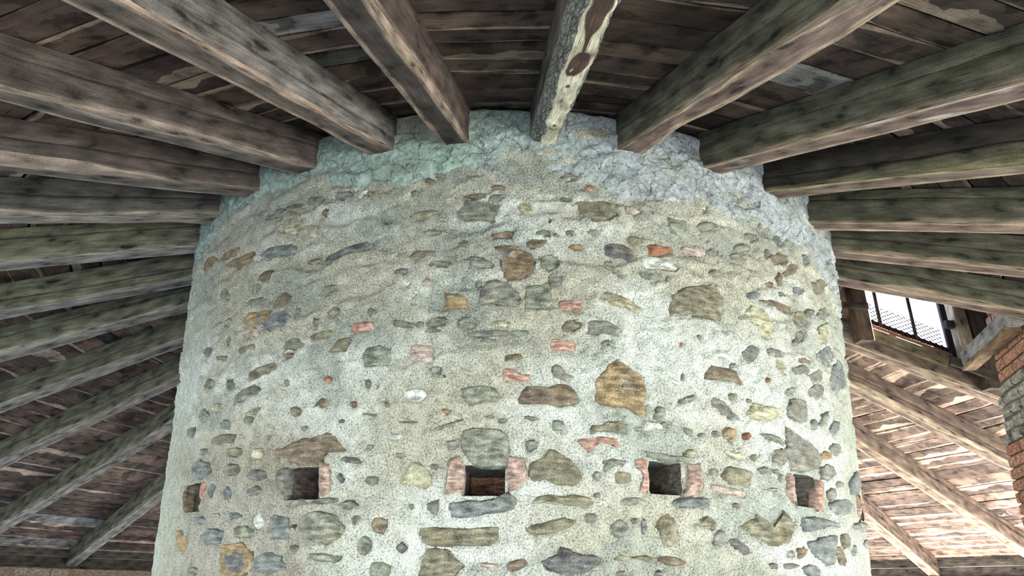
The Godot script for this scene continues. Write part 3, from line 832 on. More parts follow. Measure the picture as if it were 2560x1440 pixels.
# ------------------------------------------------------------------ brick stack on the right
func build_chimney():
	var face := 3.23; var az := 75.0
	var nr := rad(az); var tg := tng(az)
	var o := thing("brick_chimney", "red brick stack with a rough flared stone base beside the hatch on the right", "chimney", "", "", nr * (face + 0.25) + Vector3(0, 0, 0))
	var off := -o.position
	# left end of each course, from the flared base up to the roof; the near end is kept clear of the rafter above
	var ends := [[0.0, 0.72], [1.9, 0.69], [2.3, 0.665], [2.5, 0.638], [2.62, 0.612], [2.76, 0.560], [2.88, 0.535], [2.96, 0.44], [3.08, 0.425], [3.25, 0.41], [3.4, 0.36], [4.6, 0.36]]
	var core := Geo.new()
	var mortar := lin(168, 160, 150)
	for k in ends.size() - 1:
		var b0: float = ends[k][1] - 0.012; var b1: float = ends[k + 1][1] - 0.012
		var y0: float = ends[k][0]; var y1: float = ends[k + 1][0]
		var P := func(t: float, y: float, d: float) -> Vector3: return nr * d + tg * t + Vector3(0, y, 0) + off
		var n0 := -0.125
		core.quad(P.call(n0, y0, face + 0.012), P.call(b0, y0, face + 0.012), P.call(b1, y1, face + 0.012), P.call(n0, y1, face + 0.012), mortar, -nr)
		core.quad(P.call(n0, y0, face + 0.5), P.call(b0, y0, face + 0.5), P.call(b1, y1, face + 0.5), P.call(n0, y1, face + 0.5), mortar, nr)
		core.quad(P.call(b0, y0, face + 0.012), P.call(b0, y0, face + 0.5), P.call(b1, y1, face + 0.5), P.call(b1, y1, face + 0.012), mortar, tg)
		core.quad(P.call(n0, y0, face + 0.012), P.call(n0, y0, face + 0.5), P.call(n0, y1, face + 0.5), P.call(n0, y1, face + 0.012), mortar, -tg)
		if k == ends.size() - 2: core.quad(P.call(n0, y1, face + 0.012), P.call(b1, y1, face + 0.012), P.call(b1, y1, face + 0.5), P.call(n0, y1, face + 0.5), mortar, Vector3.UP)
	part("core", core, "mortar", o)
	var y := 0.04
	var course := 0
	while y < 4.55:
		var rough := y > 2.55 and y < 2.93
		var hgt := 0.062 if not rough else rng.randf_range(0.05, 0.10)
		var e := 0.4
		for k in ends.size() - 1:
			if y + hgt * 0.5 >= ends[k][0]: e = lerpf(ends[k][1], ends[k + 1][1], clampf((y + hgt * 0.5 - ends[k][0]) / (ends[k + 1][0] - ends[k][0]), 0, 1))
		e += rng.randf_range(-0.012, 0.012)
		var t := -0.135 - (0.11 if course % 2 else 0.0)
		while t < e - 0.02:
			var w := 0.215 if not rough else rng.randf_range(0.06, 0.16)
			var t0 := maxf(t, -0.135); var t1 := minf(t + w, e)
			if e - t1 < 0.045: t1 = e
			if t1 - t0 > 0.03:
				var g := Geo.new()
				var c: Color
				if rough: c = lin(196, 192, 184).lerp(lin(170, 166, 158), rng.randf())
				else: c = lin(222, 164, 144).lerp(lin(206, 146, 128), rng.randf()).lerp(lin(196, 172, 158), rng.randf() * 0.4)
				var jut := rng.randf_range(-0.004, 0.004) if not rough else rng.randf_range(-0.012, 0.016)
				g.box(nr * (face + 0.045 - jut) + tg * (t0 + t1) * 0.5 + Vector3(0, y + hgt * 0.5, 0) + off, Basis(tg, Vector3.UP, -nr).rotated(nr, rng.randf_range(-0.02, 0.02) * (6.0 if rough else 1.0)), Vector3((t1 - t0) * 0.5 - 0.006, hgt * 0.5, 0.05), c, 0.006 if not rough else 0.02)
				# the end brick returns round the corner
				if t1 >= e - 0.001: g.box(nr * (face + 0.22) + tg * (e - 0.04) + Vector3(0, y + hgt * 0.5, 0) + off, Basis(nr, Vector3.UP, tg), Vector3(0.12, hgt * 0.5, 0.05), c * 0.95, 0.006)
				part("stone" if rough else "brick", g, "stone" if rough else "brick", o)
				# and on the near flank
				if t0 <= -0.134:
					for d in [0.105, 0.33]:
						var f := Geo.new()
						f.box(nr * (face + d + (0.06 if course % 2 else 0.0)) - tg * 0.128 + Vector3(0, y + hgt * 0.5, 0) + off, Basis(nr, Vector3.UP, tg), Vector3(0.104, hgt * 0.5, 0.02), c.lerp(c * 0.85, rng.randf()), 0.006)
						part("stone" if rough else "brick", f, "stone" if rough else "brick", o)
			t += w
		y += hgt + 0.012
		course += 1
	# the header timber across its face
	var hd := thing("timber_header", "whitish weathered header timber lying level across the face of the brick stack", "timber", "", "", nr * (face - 0.06) + Vector3(0, 3.15, 0))
	var g2 := Geo.new()
	g2.box(tg * 0.27 + Vector3(0, 0.03, 0), Basis(tg, Vector3.UP, -nr), Vector3(0.41, 0.055, 0.050), lin(170, 166, 162), 0.012, 0.3)
	part("beam", g2, "wood", hd)
	var g3 := Geo.new()
	g3.box(tg * 0.285 + Vector3(0, -0.040, 0) - nr * 0.012, Basis(tg, Vector3.UP, -nr), Vector3(0.41, 0.014, 0.048), lin(150, 122, 92), 0.008, 0.6)
	part("lath", g3, "wood", hd)

# ------------------------------------------------------------------ hatch, posts and meshed window
func build_dormer():
	var a := 94.21
	var ra := rad(a); var ta := tng(a)
	var near := -RW * 0.5          # the side of the hatch rafter that the camera sees
	# frame of the hatch side: x outwards along the rafter's plan, y up, z away from the hatch
	var B := func(r: float, q: float, t: float) -> Vector3: return ra * r + ta * t + Vector3(0, roof_y(r) + q, 0)
	var along := (ra + Vector3(0, -SLOPE, 0)).normalized()
	var slope_b := Basis(along, (Vector3.UP - along * Vector3.UP.dot(along)).normalized(), -ta)
	# walls and lid of the raised hatch
	var box := thing("wall_hatch", "dark boarded sides and lid of the raised roof hatch", "wall", "", "structure")
	var top := roof_y(2.42) + RH + 0.62
	for side in [[71.08, -1], [94.21, 1]]:
		var r0 := rad(side[0]); var tt := tng(side[0])
		var r := 2.40
		while r < 3.80:
			if side[1] == 1 and r > 2.66 and r < 3.37: r = 3.39
			var g := Geo.new()
			var w := 0.155
			var y0 := roof_y(r + w * 0.5) + RH - 0.01
			g.box(r0 * (r + w * 0.5) + tt * (0.012 * side[1]) + Vector3(0, (y0 + top) * 0.5, 0), Basis(Vector3.UP, tt, -r0 * -1.0), Vector3((top - y0) * 0.5, 0.014, w * 0.5 - 0.003), lin(86, 78, 74).lerp(lin(66, 62, 66), rng.randf()), 0.004, rng.randf())
			part("board", g, "wood", box)
			r += w
	for e in [[2.40, -1.0], [3.79, 1.0]]:
		var p0: Vector3 = rad(71.08) * e[0]; var p1: Vector3 = rad(94.21) * e[0]
		var x := (p1 - p0).normalized()
		var m := 7
		for k in m:
			var g := Geo.new()
			var y0 := roof_y(e[0]) + RH - 0.01
			g.box(p0.lerp(p1, (k + 0.5) / m) + Vector3(0, (y0 + top) * 0.5, 0), Basis(Vector3.UP, x.cross(Vector3.UP), x), Vector3((top - y0) * 0.5, 0.014, p0.distance_to(p1) / m * 0.5 - 0.003), lin(80, 72, 68), 0.004, rng.randf())
			part("board", g, "wood", box)
	var lid := Geo.new()
	var c := [rad(68) * 2.3, rad(97) * 2.3, rad(97) * 3.95, rad(68) * 3.95]
	for k in 4: c[k].y = top
	var up := Vector3(0, 0.05, 0)
	lid.quad(c[0], c[1], c[2], c[3], lin(74, 66, 62), Vector3.DOWN); lid.quad(c[0] + up, c[1] + up, c[2] + up, c[3] + up, lin(74, 66, 62), Vector3.UP)
	for k in 4: lid.quad(c[k], c[(k + 1) % 4], c[(k + 1) % 4] + up, c[k] + up, lin(74, 66, 62), (c[k] + c[(k + 1) % 4]) * 0.5 - rad(82) * 3.0)
	part("lid", lid, "wood", box)
	# the meshed opening on top of the rafter
	var win := thing("window_1", "bright opening with iron bars and wire mesh in the side of the roof hatch", "window", "", "structure")
	var g1 := Geo.new()
	g1.box(B.call(3.03, RH + 0.026, 0.0), slope_b, Vector3(0.36, 0.022, 0.05), lin(150, 104, 92), 0.006)
	part("sill", g1, "wood", win)
	for rr in [2.885, 3.155]:
		var gb := Geo.new()
		gb.box(B.call(rr, RH + 0.30, 0.012), Basis(Vector3.UP, ra, -ta), Vector3(0.30, 0.013, 0.008), lin(70, 66, 66), 0.003)
		part("bar", gb, "wood", win)
	var net := Geo.new()
	var q := 0.05
	var odd := 0
	while q < 0.27:
		var prev := Vector3.ZERO
		for k in 65:
			var r := 2.68 + k * 0.0109
			var pt: Vector3 = B.call(r, RH + q + (0.0052 if (k + odd * 2) % 4 < 2 else -0.0052), 0.025)
			if k > 0: net.box((pt + prev) * 0.5, Basis((pt - prev).normalized(), (pt - prev).normalized().cross(ta).normalized(), ta), Vector3(prev.distance_to(pt) * 0.55, 0.0028, 0.0022), Color(1, 1, 1), 0.001)
			prev = pt
		q += 0.0155; odd = 1 - odd
	var wm := part("wire_mesh", net, "iron", win); wm.set_meta("kind", "stuff")
	# posts bolted to the side of the hatch rafter
	var specs := [[2.645, 0.019, 0.056, 0.050, 0.95, "short dark post hanging left of the meshed opening, its cut foot showing", lin(120, 100, 84)], [3.435, 0.16, 0.050, 0.046, 0.8, "pale grey post at the right edge of the meshed opening", lin(168, 156, 140)], [3.57, 0.02, 0.066, 0.05, 0.9, "broad dark post between the pale posts right of the meshed opening", lin(96, 82, 72)], [3.70, 0.24, 0.045, 0.05, 0.7, "short pale post beside the brick stack, right of the broad dark post", lin(160, 150, 140)]]
	for s in specs:
		var zz: float = near - s[3] - 0.003
		var base: Vector3 = B.call(s[0], s[1], zz)
		var o := thing("post", s[5], "post", "posts round the roof hatch", "", base)
		var g := Geo.new()
		g.box(Vector3(0, s[4] * 0.5, 0), Basis(Vector3.UP, ra, -ta), Vector3(s[4] * 0.5, s[2], s[3]), s[6], 0.008, rng.randf())
		part("shaft", g, "wood", o)
		if s[0] < 3.0:
			var st := Geo.new()
			st.box(Vector3(0, 0.27, 0) - ra * 0.09 - ta * (s[3] + 0.012), Basis(ra, Vector3.UP, -ta), Vector3(0.13, 0.026, 0.012), lin(84, 74, 70), 0.004)
			part("strap", st, "wood", o)
		elif s[1] > 0.1 and s[0] < 3.5:
			var st := Geo.new()
			st.box(Vector3(0, 0.32, 0) - ra * 0.075, Basis(ra, Vector3.UP, -ta), Vector3(0.04, 0.03, 0.02), lin(60, 56, 60), 0.004)
			part("block", st, "wood", o)
	# board along the rafter's upper edge, and the dark cross batten at the foot of the posts
	var bd := thing("ledger_board", "olive board lying along the rafter just below the meshed opening", "board", "", "", B.call(3.0, RH * 0.55, near - 0.030))
	var gl := Geo.new()
	gl.box(Vector3(0.0, 0.02, 0), slope_b, Vector3(0.30, 0.045, 0.015), lin(142, 132, 104), 0.005)
	part("plank", gl, "wood", bd)
	var bt := thing("batten", "dark batten nailed across the foot of the pale post right of the meshed opening", "batten", "", "", B.call(3.42, 0.09, near - 0.128))
	var gt := Geo.new()
	gt.box(Vector3.ZERO, slope_b, Vector3(0.20, 0.035, 0.014), lin(70, 62, 58), 0.006)
	part("lath", gt, "wood", bt)

func define_stones():
	# angle round the tower (degrees) and height (metres) of each stone that shows in the mortar
	cut(-24.00, 2.152, "br", 2.6, "stone", [-18.6, 1.6, -14.3, 1.6, -2.0, 5.2, 2.5, 4.9, 10.3, 6.9, 14.1, 4.1, 18.6, -1.1, 16.4, -2.0, 10.8, -1.7, 8.3, -3.5, 7.4, -6.4, 2.6, -6.9, -8.0, -4.7, -12.4, -2.2, -16.7, -1.9])
	cut(-21.31, 1.841, "gg", 1.8, "stone", [-10.7, 2.0, -8.9, 5.2, -3.6, 6.5, 1.1, 6.1, 7.0, 3.9, 10.7, 0.1, 9.9, -3.9, 5.2, -6.3, -0.4, -6.5, -5.9, -5.0, -9.3, -1.8])
	cut(-22.72, 2.342, "br", 1.0, "stone", [-4.7, -1.8, -2.0, 0.6, 0.9, 2.7, 4.1, 1.4, 4.7, -0.8, 2.7, -2.7, 0.5, -2.2, -0.0, -0.4])
	cut(-27.26, 2.024, "gr", 1.5, "brick", [-3.1, 5.8, 3.0, 6.5, 3.3, -1.1, 2.8, -6.5, 0.6, -3.2, -3.3, -0.3])
	cut(-21.29, 2.030, "pb", 1.5, "brick", [-3.1, 7.1, 2.1, 5.6, 3.1, 2.6, 3.0, -2.7, 2.7, -6.0, -1.0, -7.1, -2.8, -1.5, -2.5, 2.9])
	cut(-47.26, 2.011, "br", 1.0, "brick", [-2.1, 6.2, 0.2, 6.6, 2.1, -6.4, -0.2, -6.6])
	cut(-42.07, 2.026, "rd", 1.0, "brick", [-2.5, 4.1, 1.4, 4.3, 2.5, -0.7, 0.3, -4.3, -2.0, -2.5])
	cut(-3.14, 2.136, "gg", 2.2, "stone", [-9.7, 2.8, -8.6, 6.6, -4.7, 7.8, 6.0, 7.1, 9.4, 4.2, 9.7, -2.9, 9.1, -7.3, 1.4, -7.8, -4.4, -6.7, -8.4, -2.0])
	cut(-6.31, 2.032, "pb", 1.2, "brick", [-1.9, 6.1, 1.5, 7.1, 3.4, 5.6, 3.6, -7.1, -3.6, -7.0, -2.9, 0.5])
	cut(0.33, 2.036, "pb", 1.2, "brick", [-3.8, 6.7, 2.8, 6.3, 3.8, -2.5, -1.9, -6.4, -3.3, -6.7])
	cut(-3.38, 1.921, "bl", 2.4, "stone", [-13.1, 0.7, -5.5, 1.6, -0.8, 1.2, 8.6, 3.0, 10.5, 4.9, 13.1, 2.6, 12.9, -1.4, 8.7, -2.8, -3.0, -4.6, -11.9, -4.9])
	cut(-5.76, 1.803, "ol", 1.0, "stone", [-16.4, 3.6, -9.2, 3.8, -4.9, 3.6, 5.0, 3.2, 15.2, 3.7, 16.4, 1.1, 15.3, -2.4, 9.3, -3.1, -2.3, -3.4, -8.8, -3.8, -13.7, -2.5])
	cut(-10.36, 2.030, "ye", 1.0, "stone", [-3.8, 2.4, -2.7, 5.4, 0.8, 5.1, 3.9, 2.7, 6.3, -0.6, 6.1, -2.9, 4.3, -5.4, -1.8, -3.3, -6.3, -3.2, -6.0, 0.1])
	cut(-7.32, 1.714, "ol", 1.0, "stone", [-5.9, 4.8, 2.1, 4.6, 4.5, 2.9, 8.8, -1.3, 5.2, -4.7, -8.8, -4.8, -7.5, -1.8, -7.2, 2.0])
	cut(-8.47, 1.908, "bl", 1.0, "stone", [-2.7, 1.6, 2.3, 3.4, 2.7, 0.7, 2.4, -3.4, -0.1, -2.0, -2.4, 0.2])
	cut(4.40, 2.064, "ol", 1.2, "stone", [-10.6, -3.4, -9.8, 1.2, -7.2, 2.7, -4.8, 3.6, -2.4, 7.0, 0.5, 6.4, 3.9, 4.3, 7.3, 1.6, 9.6, -1.1, 10.6, -3.9, 9.1, -6.2, 6.1, -7.0, -0.1, -6.9, -3.9, -4.7, -6.3, -5.2, -9.6, -6.2])
	cut(5.90, 1.722, "dk", 2.2, "stone", [-11.9, -0.2, -8.2, 1.6, -4.9, 2.5, -4.0, 5.1, -0.8, 4.5, 2.9, 2.8, 8.6, 2.7, 11.9, 1.1, 10.4, -1.1, 4.7, -4.2, -1.8, -5.1, -8.2, -3.5, -10.5, -1.8])
	cut(10.31, 2.227, "ol", 1.3, "stone", [-8.6, -3.1, -7.2, 0.6, -2.9, 1.0, -2.4, 2.8, 4.3, 3.1, 7.4, 1.6, 8.6, -1.6, 0.5, -2.0])
	cut(9.21, 2.157, "rd", 0.8, "brick", [-9.7, 0.8, -8.0, 2.3, 9.7, 3.3, 9.0, -1.3, 4.5, 0.9, 1.5, 2.2, -1.6, 0.1, -4.6, -3.3, -7.1, -1.0])
	cut(5.12, 1.939, "ol", 1.0, "stone", [-12.2, -1.4, -9.9, 1.4, -5.2, 2.3, 1.0, 1.6, 4.4, 2.5, 11.1, 1.4, 12.2, -0.9, 8.6, -2.5, 1.9, -1.6, -5.2, -0.4])
	cut(3.91, 1.843, "ol", 1.2, "stone", [-9.6, -1.6, -7.3, 0.6, -0.7, 2.3, 5.4, 3.5, 9.4, 2.7, 9.6, 1.4, 5.3, -0.9, -0.8, -2.5, -6.3, -3.5])
	cut(16.45, 1.842, "ol", 1.0, "stone", [-5.0, 1.0, -3.0, 4.7, 0.8, 6.6, 3.9, 4.0, 5.0, 0.4, 3.9, -4.1, 1.6, -6.6, -2.0, -5.6, -2.8, -2.1])
	cut(19.62, 1.950, "bl", 2.2, "stone", [-9.6, -0.9, -5.6, 1.6, 4.1, 2.4, 9.6, 1.5, 7.9, -0.5, -0.9, -2.4, -7.0, -2.2])
	cut(10.98, 2.077, "gr", 1.0, "stone", [-6.3, 2.1, -3.3, 2.9, 5.9, 3.1, 6.3, 1.2, 0.6, -0.0, -2.9, -1.1, -5.0, -3.1, -5.4, -0.3])
	cut(13.89, 2.052, "rd", 1.4, "brick", [-3.3, 5.6, -0.1, 7.0, 2.5, 6.4, 2.7, 1.2, 3.3, -2.6, 2.4, -6.8, -1.3, -7.0, 0.3, -4.6, 0.1, 0.1, -2.9, 2.8])
	cut(19.93, 2.040, "pb", 1.8, "brick", [-2.1, 6.3, 4.6, 6.8, 5.1, -1.9, 3.5, -6.3, -5.1, -6.8, -2.5, -2.4])
	cut(17.46, 2.122, "gg", 1.8, "stone", [-12.8, 2.2, -6.4, 1.6, 2.9, 0.7, 12.8, 0.9, 7.9, -1.4, 1.1, -2.2, -10.3, -1.0])
	cut(21.37, 1.877, "ol", 1.0, "stone", [-5.6, -1.4, -3.1, 1.0, 1.1, 2.8, 5.6, 0.5, 4.7, -2.8, 0.6, -2.1])
	cut(12.71, 1.735, "ol", 1.0, "stone", [-9.4, -0.5, -6.4, 1.7, -2.6, 0.5, 4.9, 1.7, 9.4, 0.3, 8.8, -1.7, 2.3, -0.3, -2.6, -0.2, -6.6, -1.6])
	cut(31.62, 2.359, "ye", 1.2, "stone", [-12.9, -0.9, -7.4, 3.8, -3.8, 3.9, 0.9, 3.5, 8.3, 4.1, 12.9, 3.3, 11.8, 0.2, 5.7, -1.7, -2.8, -3.9, -7.4, -4.1, -12.1, -2.6])
	cut(25.20, 2.351, "gr", 1.2, "stone", [-8.8, 3.6, -6.1, 4.6, -0.6, 3.1, 2.3, 0.6, 4.3, -2.0, 8.8, -3.6, 7.7, -4.6, 3.1, -4.6, -1.2, -3.3, -5.3, -0.6, -7.7, 1.2])
	cut(38.20, 2.409, "gr", 1.3, "stone", [-6.0, 4.5, -1.5, 5.7, 7.9, 6.1, 8.5, 1.9, 7.1, -4.4, 1.0, -6.1, -4.1, -4.6, -7.1, -3.6, -8.5, -0.8])
	cut(32.42, 2.252, "gr", 1.0, "stone", [-9.7, 1.2, -2.6, 2.1, 5.6, 1.5, 9.7, -0.8, 7.7, -2.1, 1.0, -1.2, -5.4, -0.9])
	cut(26.06, 2.156, "ye", 1.0, "stone", [-6.4, 1.8, -2.6, 1.4, 0.0, 0.6, 4.3, 2.0, 6.4, -0.4, 4.5, -1.6, -0.3, -2.0, -4.0, -0.3])
	cut(24.66, 2.010, "pk", 1.0, "stone", [-10.6, 1.9, -6.4, 1.9, 3.7, 1.1, 10.6, 0.1, 10.0, -1.9, 2.1, -1.9, -4.9, -1.9, -7.8, -0.6])
	cut(30.54, 1.878, "ol", 1.2, "stone", [-17.8, -1.0, -11.5, 2.2, -7.0, 4.8, -4.5, 2.5, -3.5, -0.8, 2.1, -2.9, 6.3, -0.3, 10.0, 7.4, 14.6, 5.2, 17.8, 1.4, 14.8, -3.3, 10.9, -6.4, -1.5, -7.4, -9.6, -4.4])
	cut(41.19, 1.805, "bl", 1.3, "stone", [-15.0, 2.5, -2.2, 5.2, 15.0, 7.0, 12.0, 1.8, 7.7, -6.1, -1.9, -7.0, -7.5, -3.7, -12.8, -0.9])
	cut(41.46, 1.904, "bl", 1.8, "stone", [-19.6, 2.4, -12.9, 3.1, -0.0, 3.5, 19.6, 2.8, 18.8, 0.6, -1.2, -1.0, -17.1, -3.5, -18.5, -1.1])
	cut(38.62, 2.222, "gr", 2.0, "stone", [-13.0, 9.9, -8.6, 8.9, -0.2, 6.1, 12.2, 2.2, 16.0, -2.4, 12.6, -6.2, -1.4, -9.4, -12.0, -9.9, -13.9, -5.4, -16.0, -2.4, -13.5, 2.2])
	cut(35.02, 2.050, "pb", 1.2, "brick", [-2.8, 5.8, 0.9, 6.7, 3.3, 5.4, 2.0, -6.7, -0.8, -5.4, -3.3, -2.5])
	cut(41.30, 2.039, "rd", 1.4, "brick", [-1.1, 6.8, 4.9, 6.9, 2.6, -6.3, -4.9, -6.9])
	cut(31.39, 2.109, "gr", 1.0, "stone", [-7.1, -0.2, -2.4, 1.8, 1.3, 0.1, 7.1, 1.4, 7.1, -1.5, 1.1, -1.0, -5.1, -1.8])
	cut(-20.51, 3.029, "bl", 1.6, "stone", [-13.5, -1.3, -11.6, 0.8, -5.7, 2.8, 1.4, 4.1, 9.0, 4.7, 13.5, 2.2, 11.2, -0.8, 6.9, -1.1, 0.5, -0.7, -7.8, -3.0, -11.7, -4.7])
	cut(-32.26, 3.127, "bl", 1.0, "stone", [-13.8, 1.8, -6.5, 3.8, 9.4, 2.0, 13.8, -1.3, 13.3, -3.8, 4.3, -3.3, -5.5, -2.4])
	cut(-40.74, 3.155, "oc", 1.3, "stone", [-16.7, 2.7, -10.0, 4.1, 2.8, 2.9, 14.9, 2.4, 16.7, -1.8, 11.8, -3.2, 8.5, -2.9, -0.4, -4.1, -7.9, 0.9])
	cut(-30.23, 2.862, "br", 1.2, "stone", [-5.7, -3.5, -5.1, 0.6, 1.0, 3.7, 5.7, 0.9, 5.0, -2.6, 1.3, -3.7])
	cut(-31.11, 2.760, "bl", 1.4, "stone", [-9.2, -1.7, -6.3, 2.0, -0.8, 4.6, 5.6, 4.9, 9.1, 1.5, 9.2, -4.4, 2.7, -2.7, -1.8, -4.9])
	cut(-20.88, 2.591, "ol", 1.0, "stone", [-5.3, -2.8, -0.2, 3.3, 5.3, 3.2, 4.1, -3.3, 1.0, -3.2])
	cut(-15.87, 2.527, "gg", 1.2, "stone", [-7.2, 0.9, -4.7, 4.2, 0.7, 4.7, 7.1, 2.6, 7.2, -3.3, 4.0, -4.7, -2.0, -4.6, -5.4, -4.3, -5.9, -1.4])
	cut(-32.29, 2.530, "ol", 1.2, "stone", [-10.1, -3.8, -10.0, 0.8, -5.1, 2.9, 8.0, 3.8, 10.1, 0.1, 2.3, -1.1, -4.0, -3.0])
	cut(-35.08, 2.432, "gr", 1.5, "stone", [-9.5, 0.8, -2.7, 3.4, 4.5, 4.7, 9.5, 2.0, 8.9, -0.2, 2.5, -1.3, -2.4, -3.3, -6.6, -4.7, -9.3, -3.0])
	cut(-29.91, 3.244, "ye", 1.0, "stone", [-6.7, -1.6, -7.0, 4.7, -1.9, 4.7, 7.0, 1.9, 6.9, -1.1, 2.1, -4.7, -2.3, -4.7])
	cut(-4.41, 3.179, "gg", 1.3, "stone", [-10.1, -1.5, -7.8, 2.1, -6.5, 5.7, -0.2, 5.0, 3.9, 4.5, 10.1, 1.9, 8.4, -2.5, 7.3, -5.3, 0.1, -5.3, -3.6, -5.0, -6.1, -5.7, -9.5, -3.5])
	cut(-5.01, 3.249, "br", 1.0, "stone", [-6.1, 0.4, 2.0, 2.1, 6.1, 1.2, 5.8, -2.1, -1.6, -1.5])
	cut(-2.11, 3.239, "gg", 1.0, "stone", [-4.9, 1.3, -1.7, 2.1, 4.9, 1.6, 3.1, -0.0, -1.2, -2.1, -4.5, -1.2])
	cut(9.57, 3.196, "ol", 1.1, "stone", [-10.2, 3.8, -5.7, 5.0, 4.2, 5.7, 9.6, 4.7, 10.2, -1.9, 5.4, -5.3, -2.1, -5.7, -7.3, -2.5])
	cut(-11.05, 3.175, "ol", 1.0, "stone", [-7.5, 0.0, -3.3, 1.6, 4.7, 2.3, 7.5, 0.2, 3.0, -0.6, -0.0, -2.0, -4.6, -2.3])
	cut(-1.71, 3.054, "br", 1.0, "stone", [-6.1, -1.1, -5.0, 0.8, 0.7, 2.0, 6.1, 2.4, 5.7, -1.2, 0.8, -2.4])
	cut(24.82, 3.215, "gg", 1.3, "stone", [-9.4, -1.8, -5.9, 1.1, 1.4, 3.0, 9.4, 2.6, 7.1, 0.3, -6.2, -3.0])
	cut(19.82, 3.175, "gg", 1.0, "stone", [-5.5, 4.7, 5.3, 4.3, 5.5, 0.9, 2.5, -4.7, -1.7, -3.0])
	cut(14.00, 3.217, "pk", 1.0, "stone", [-5.4, -2.6, -3.7, 2.2, 2.3, 3.0, 5.4, 0.2, 0.5, -3.0])
	cut(0.26, 2.913, "gn", 1.8, "stone", [-7.7, 2.8, -3.0, 6.8, 1.3, 7.8, 5.6, 5.8, 7.7, 0.7, 7.2, -3.3, 3.0, -6.8, -1.8, -7.8, -5.5, -6.9, -7.4, -1.8])
	cut(-1.77, 2.784, "gr", 1.6, "stone", [-9.6, -5.1, -8.7, 0.5, -6.2, 5.5, -2.0, 6.5, 2.8, 5.4, 7.5, 0.4, 9.6, -4.0, 9.1, -6.2, 2.4, -6.5, -3.9, -5.1])
	cut(2.61, 2.775, "gg", 1.4, "stone", [-6.4, -3.1, -5.4, 4.7, 4.6, 6.4, 5.4, -0.0, 6.4, -3.3, 4.0, -6.1, -6.4, -6.4])
	cut(-6.76, 2.752, "oc", 1.2, "stone", [-5.5, -4.2, -4.6, 0.8, -5.3, 4.2, 1.2, 3.6, 5.5, 0.4, 5.1, -3.4, 0.3, -3.6, -1.8, -3.2])
	cut(2.37, 3.014, "br", 1.0, "stone", [-4.6, 0.8, -2.4, 2.4, 4.6, 2.3, 2.9, -0.7, -3.0, -2.4])
	cut(-4.45, 2.927, "bl", 1.0, "stone", [-8.6, 1.2, -2.7, 3.6, 2.7, 2.5, 8.6, -2.1, 8.1, -3.6, 2.7, -0.3, -2.7, 1.8])
	cut(-0.02, 2.431, "rd", 0.8, "brick", [-6.1, 2.5, -1.4, 3.0, 1.6, 0.5, 4.1, -0.5, 6.1, 0.0, 5.9, -3.0, 1.7, -2.6, -4.3, -2.6])
	cut(5.41, 2.442, "gr", 1.0, "stone", [-5.2, 2.7, -2.8, 3.6, -1.2, 2.8, -0.8, 1.5, 1.8, -0.5, 5.2, -2.0, 2.8, -3.6, 0.1, -3.6, -4.2, -2.0, -4.9, -0.0])
	cut(3.81, 2.349, "br", 1.6, "stone", [-12.7, -2.0, -9.6, 3.3, -3.3, 3.6, 0.7, 3.6, 3.4, 4.7, 8.1, 4.2, 10.7, 1.6, 12.7, -2.0, 10.6, -3.6, 6.3, -4.5, 2.0, -4.7, -3.3, -3.7, -9.2, -3.8, -12.2, -3.8])
	cut(11.80, 2.399, "oc", 2.0, "stone", [-11.6, 2.3, -9.1, 4.1, -6.2, 6.7, -5.5, 8.8, -1.8, 11.5, 0.6, 10.7, 3.1, 9.1, 6.2, 6.9, 9.8, 5.5, 9.7, 3.4, 11.0, -0.6, 11.8, -3.3, 10.0, -5.1, 10.9, -8.8, 10.1, -11.5, 6.1, -11.1, 4.1, -9.6, 1.3, -8.8, -4.6, -8.8, -9.1, -7.7, -11.8, -5.5, -10.8, -2.4, -11.3, -0.1])
	cut(-3.82, 2.341, "gg", 1.0, "stone", [-7.8, 3.2, -3.7, 4.3, 2.2, 4.5, 6.3, 3.3, 7.8, 0.4, 6.4, -2.5, 1.7, -2.5, -3.5, -4.5, -5.9, -2.2])
	cut(22.25, 2.825, "ol", 1.0, "stone", [-13.9, 0.6, -6.7, 5.2, 0.7, 7.6, 9.7, 9.9, 13.6, 5.8, 15.2, 3.1, 13.6, -1.9, 12.4, -6.8, 9.4, -8.5, 1.4, -7.5, -4.4, -7.2, -15.2, -9.9])
	cut(12.19, 3.008, "dk", 1.4, "stone", [-6.8, 2.5, -4.2, 3.6, 2.1, 3.5, 5.5, 2.1, 6.8, -1.3, 4.7, -3.6, -0.5, -3.1, -6.1, -2.2])
	cut(17.59, 3.038, "or", 1.2, "stone", [-6.6, 2.0, -2.9, 3.1, 3.3, 2.6, 6.8, 2.3, 5.7, -0.3, 1.2, -1.4, -2.6, -3.1, -6.8, -2.6, -5.8, -0.3])
	cut(17.40, 2.971, "wh", 0.8, "stone", [-10.3, 2.1, -8.5, 3.5, -0.6, 3.5, 6.7, 1.6, 10.3, -1.3, 5.1, -3.4, -0.4, -3.0, -8.2, -3.5, -9.2, -0.1])
	cut(16.09, 2.905, "gg", 1.2, "stone", [-7.1, 1.7, -3.8, 3.3, -1.6, 1.5, 2.7, 2.7, 7.1, 0.4, 6.1, -1.5, 1.8, -3.3, -4.1, -1.7])
	cut(11.34, 2.920, "ol", 1.0, "stone", [-4.7, 1.2, -3.5, 3.6, -0.7, 3.9, -0.2, 1.0, 4.7, -2.5, 3.0, -3.9, -0.9, -2.0])
	cut(12.45, 2.771, "oy", 1.3, "stone", [-10.9, 1.6, -8.7, 4.4, -4.3, 3.9, 3.5, 1.3, 9.0, -2.0, 10.9, -4.4, 5.5, -4.1, 1.0, -2.9, -3.4, -2.7, -9.9, 0.3])
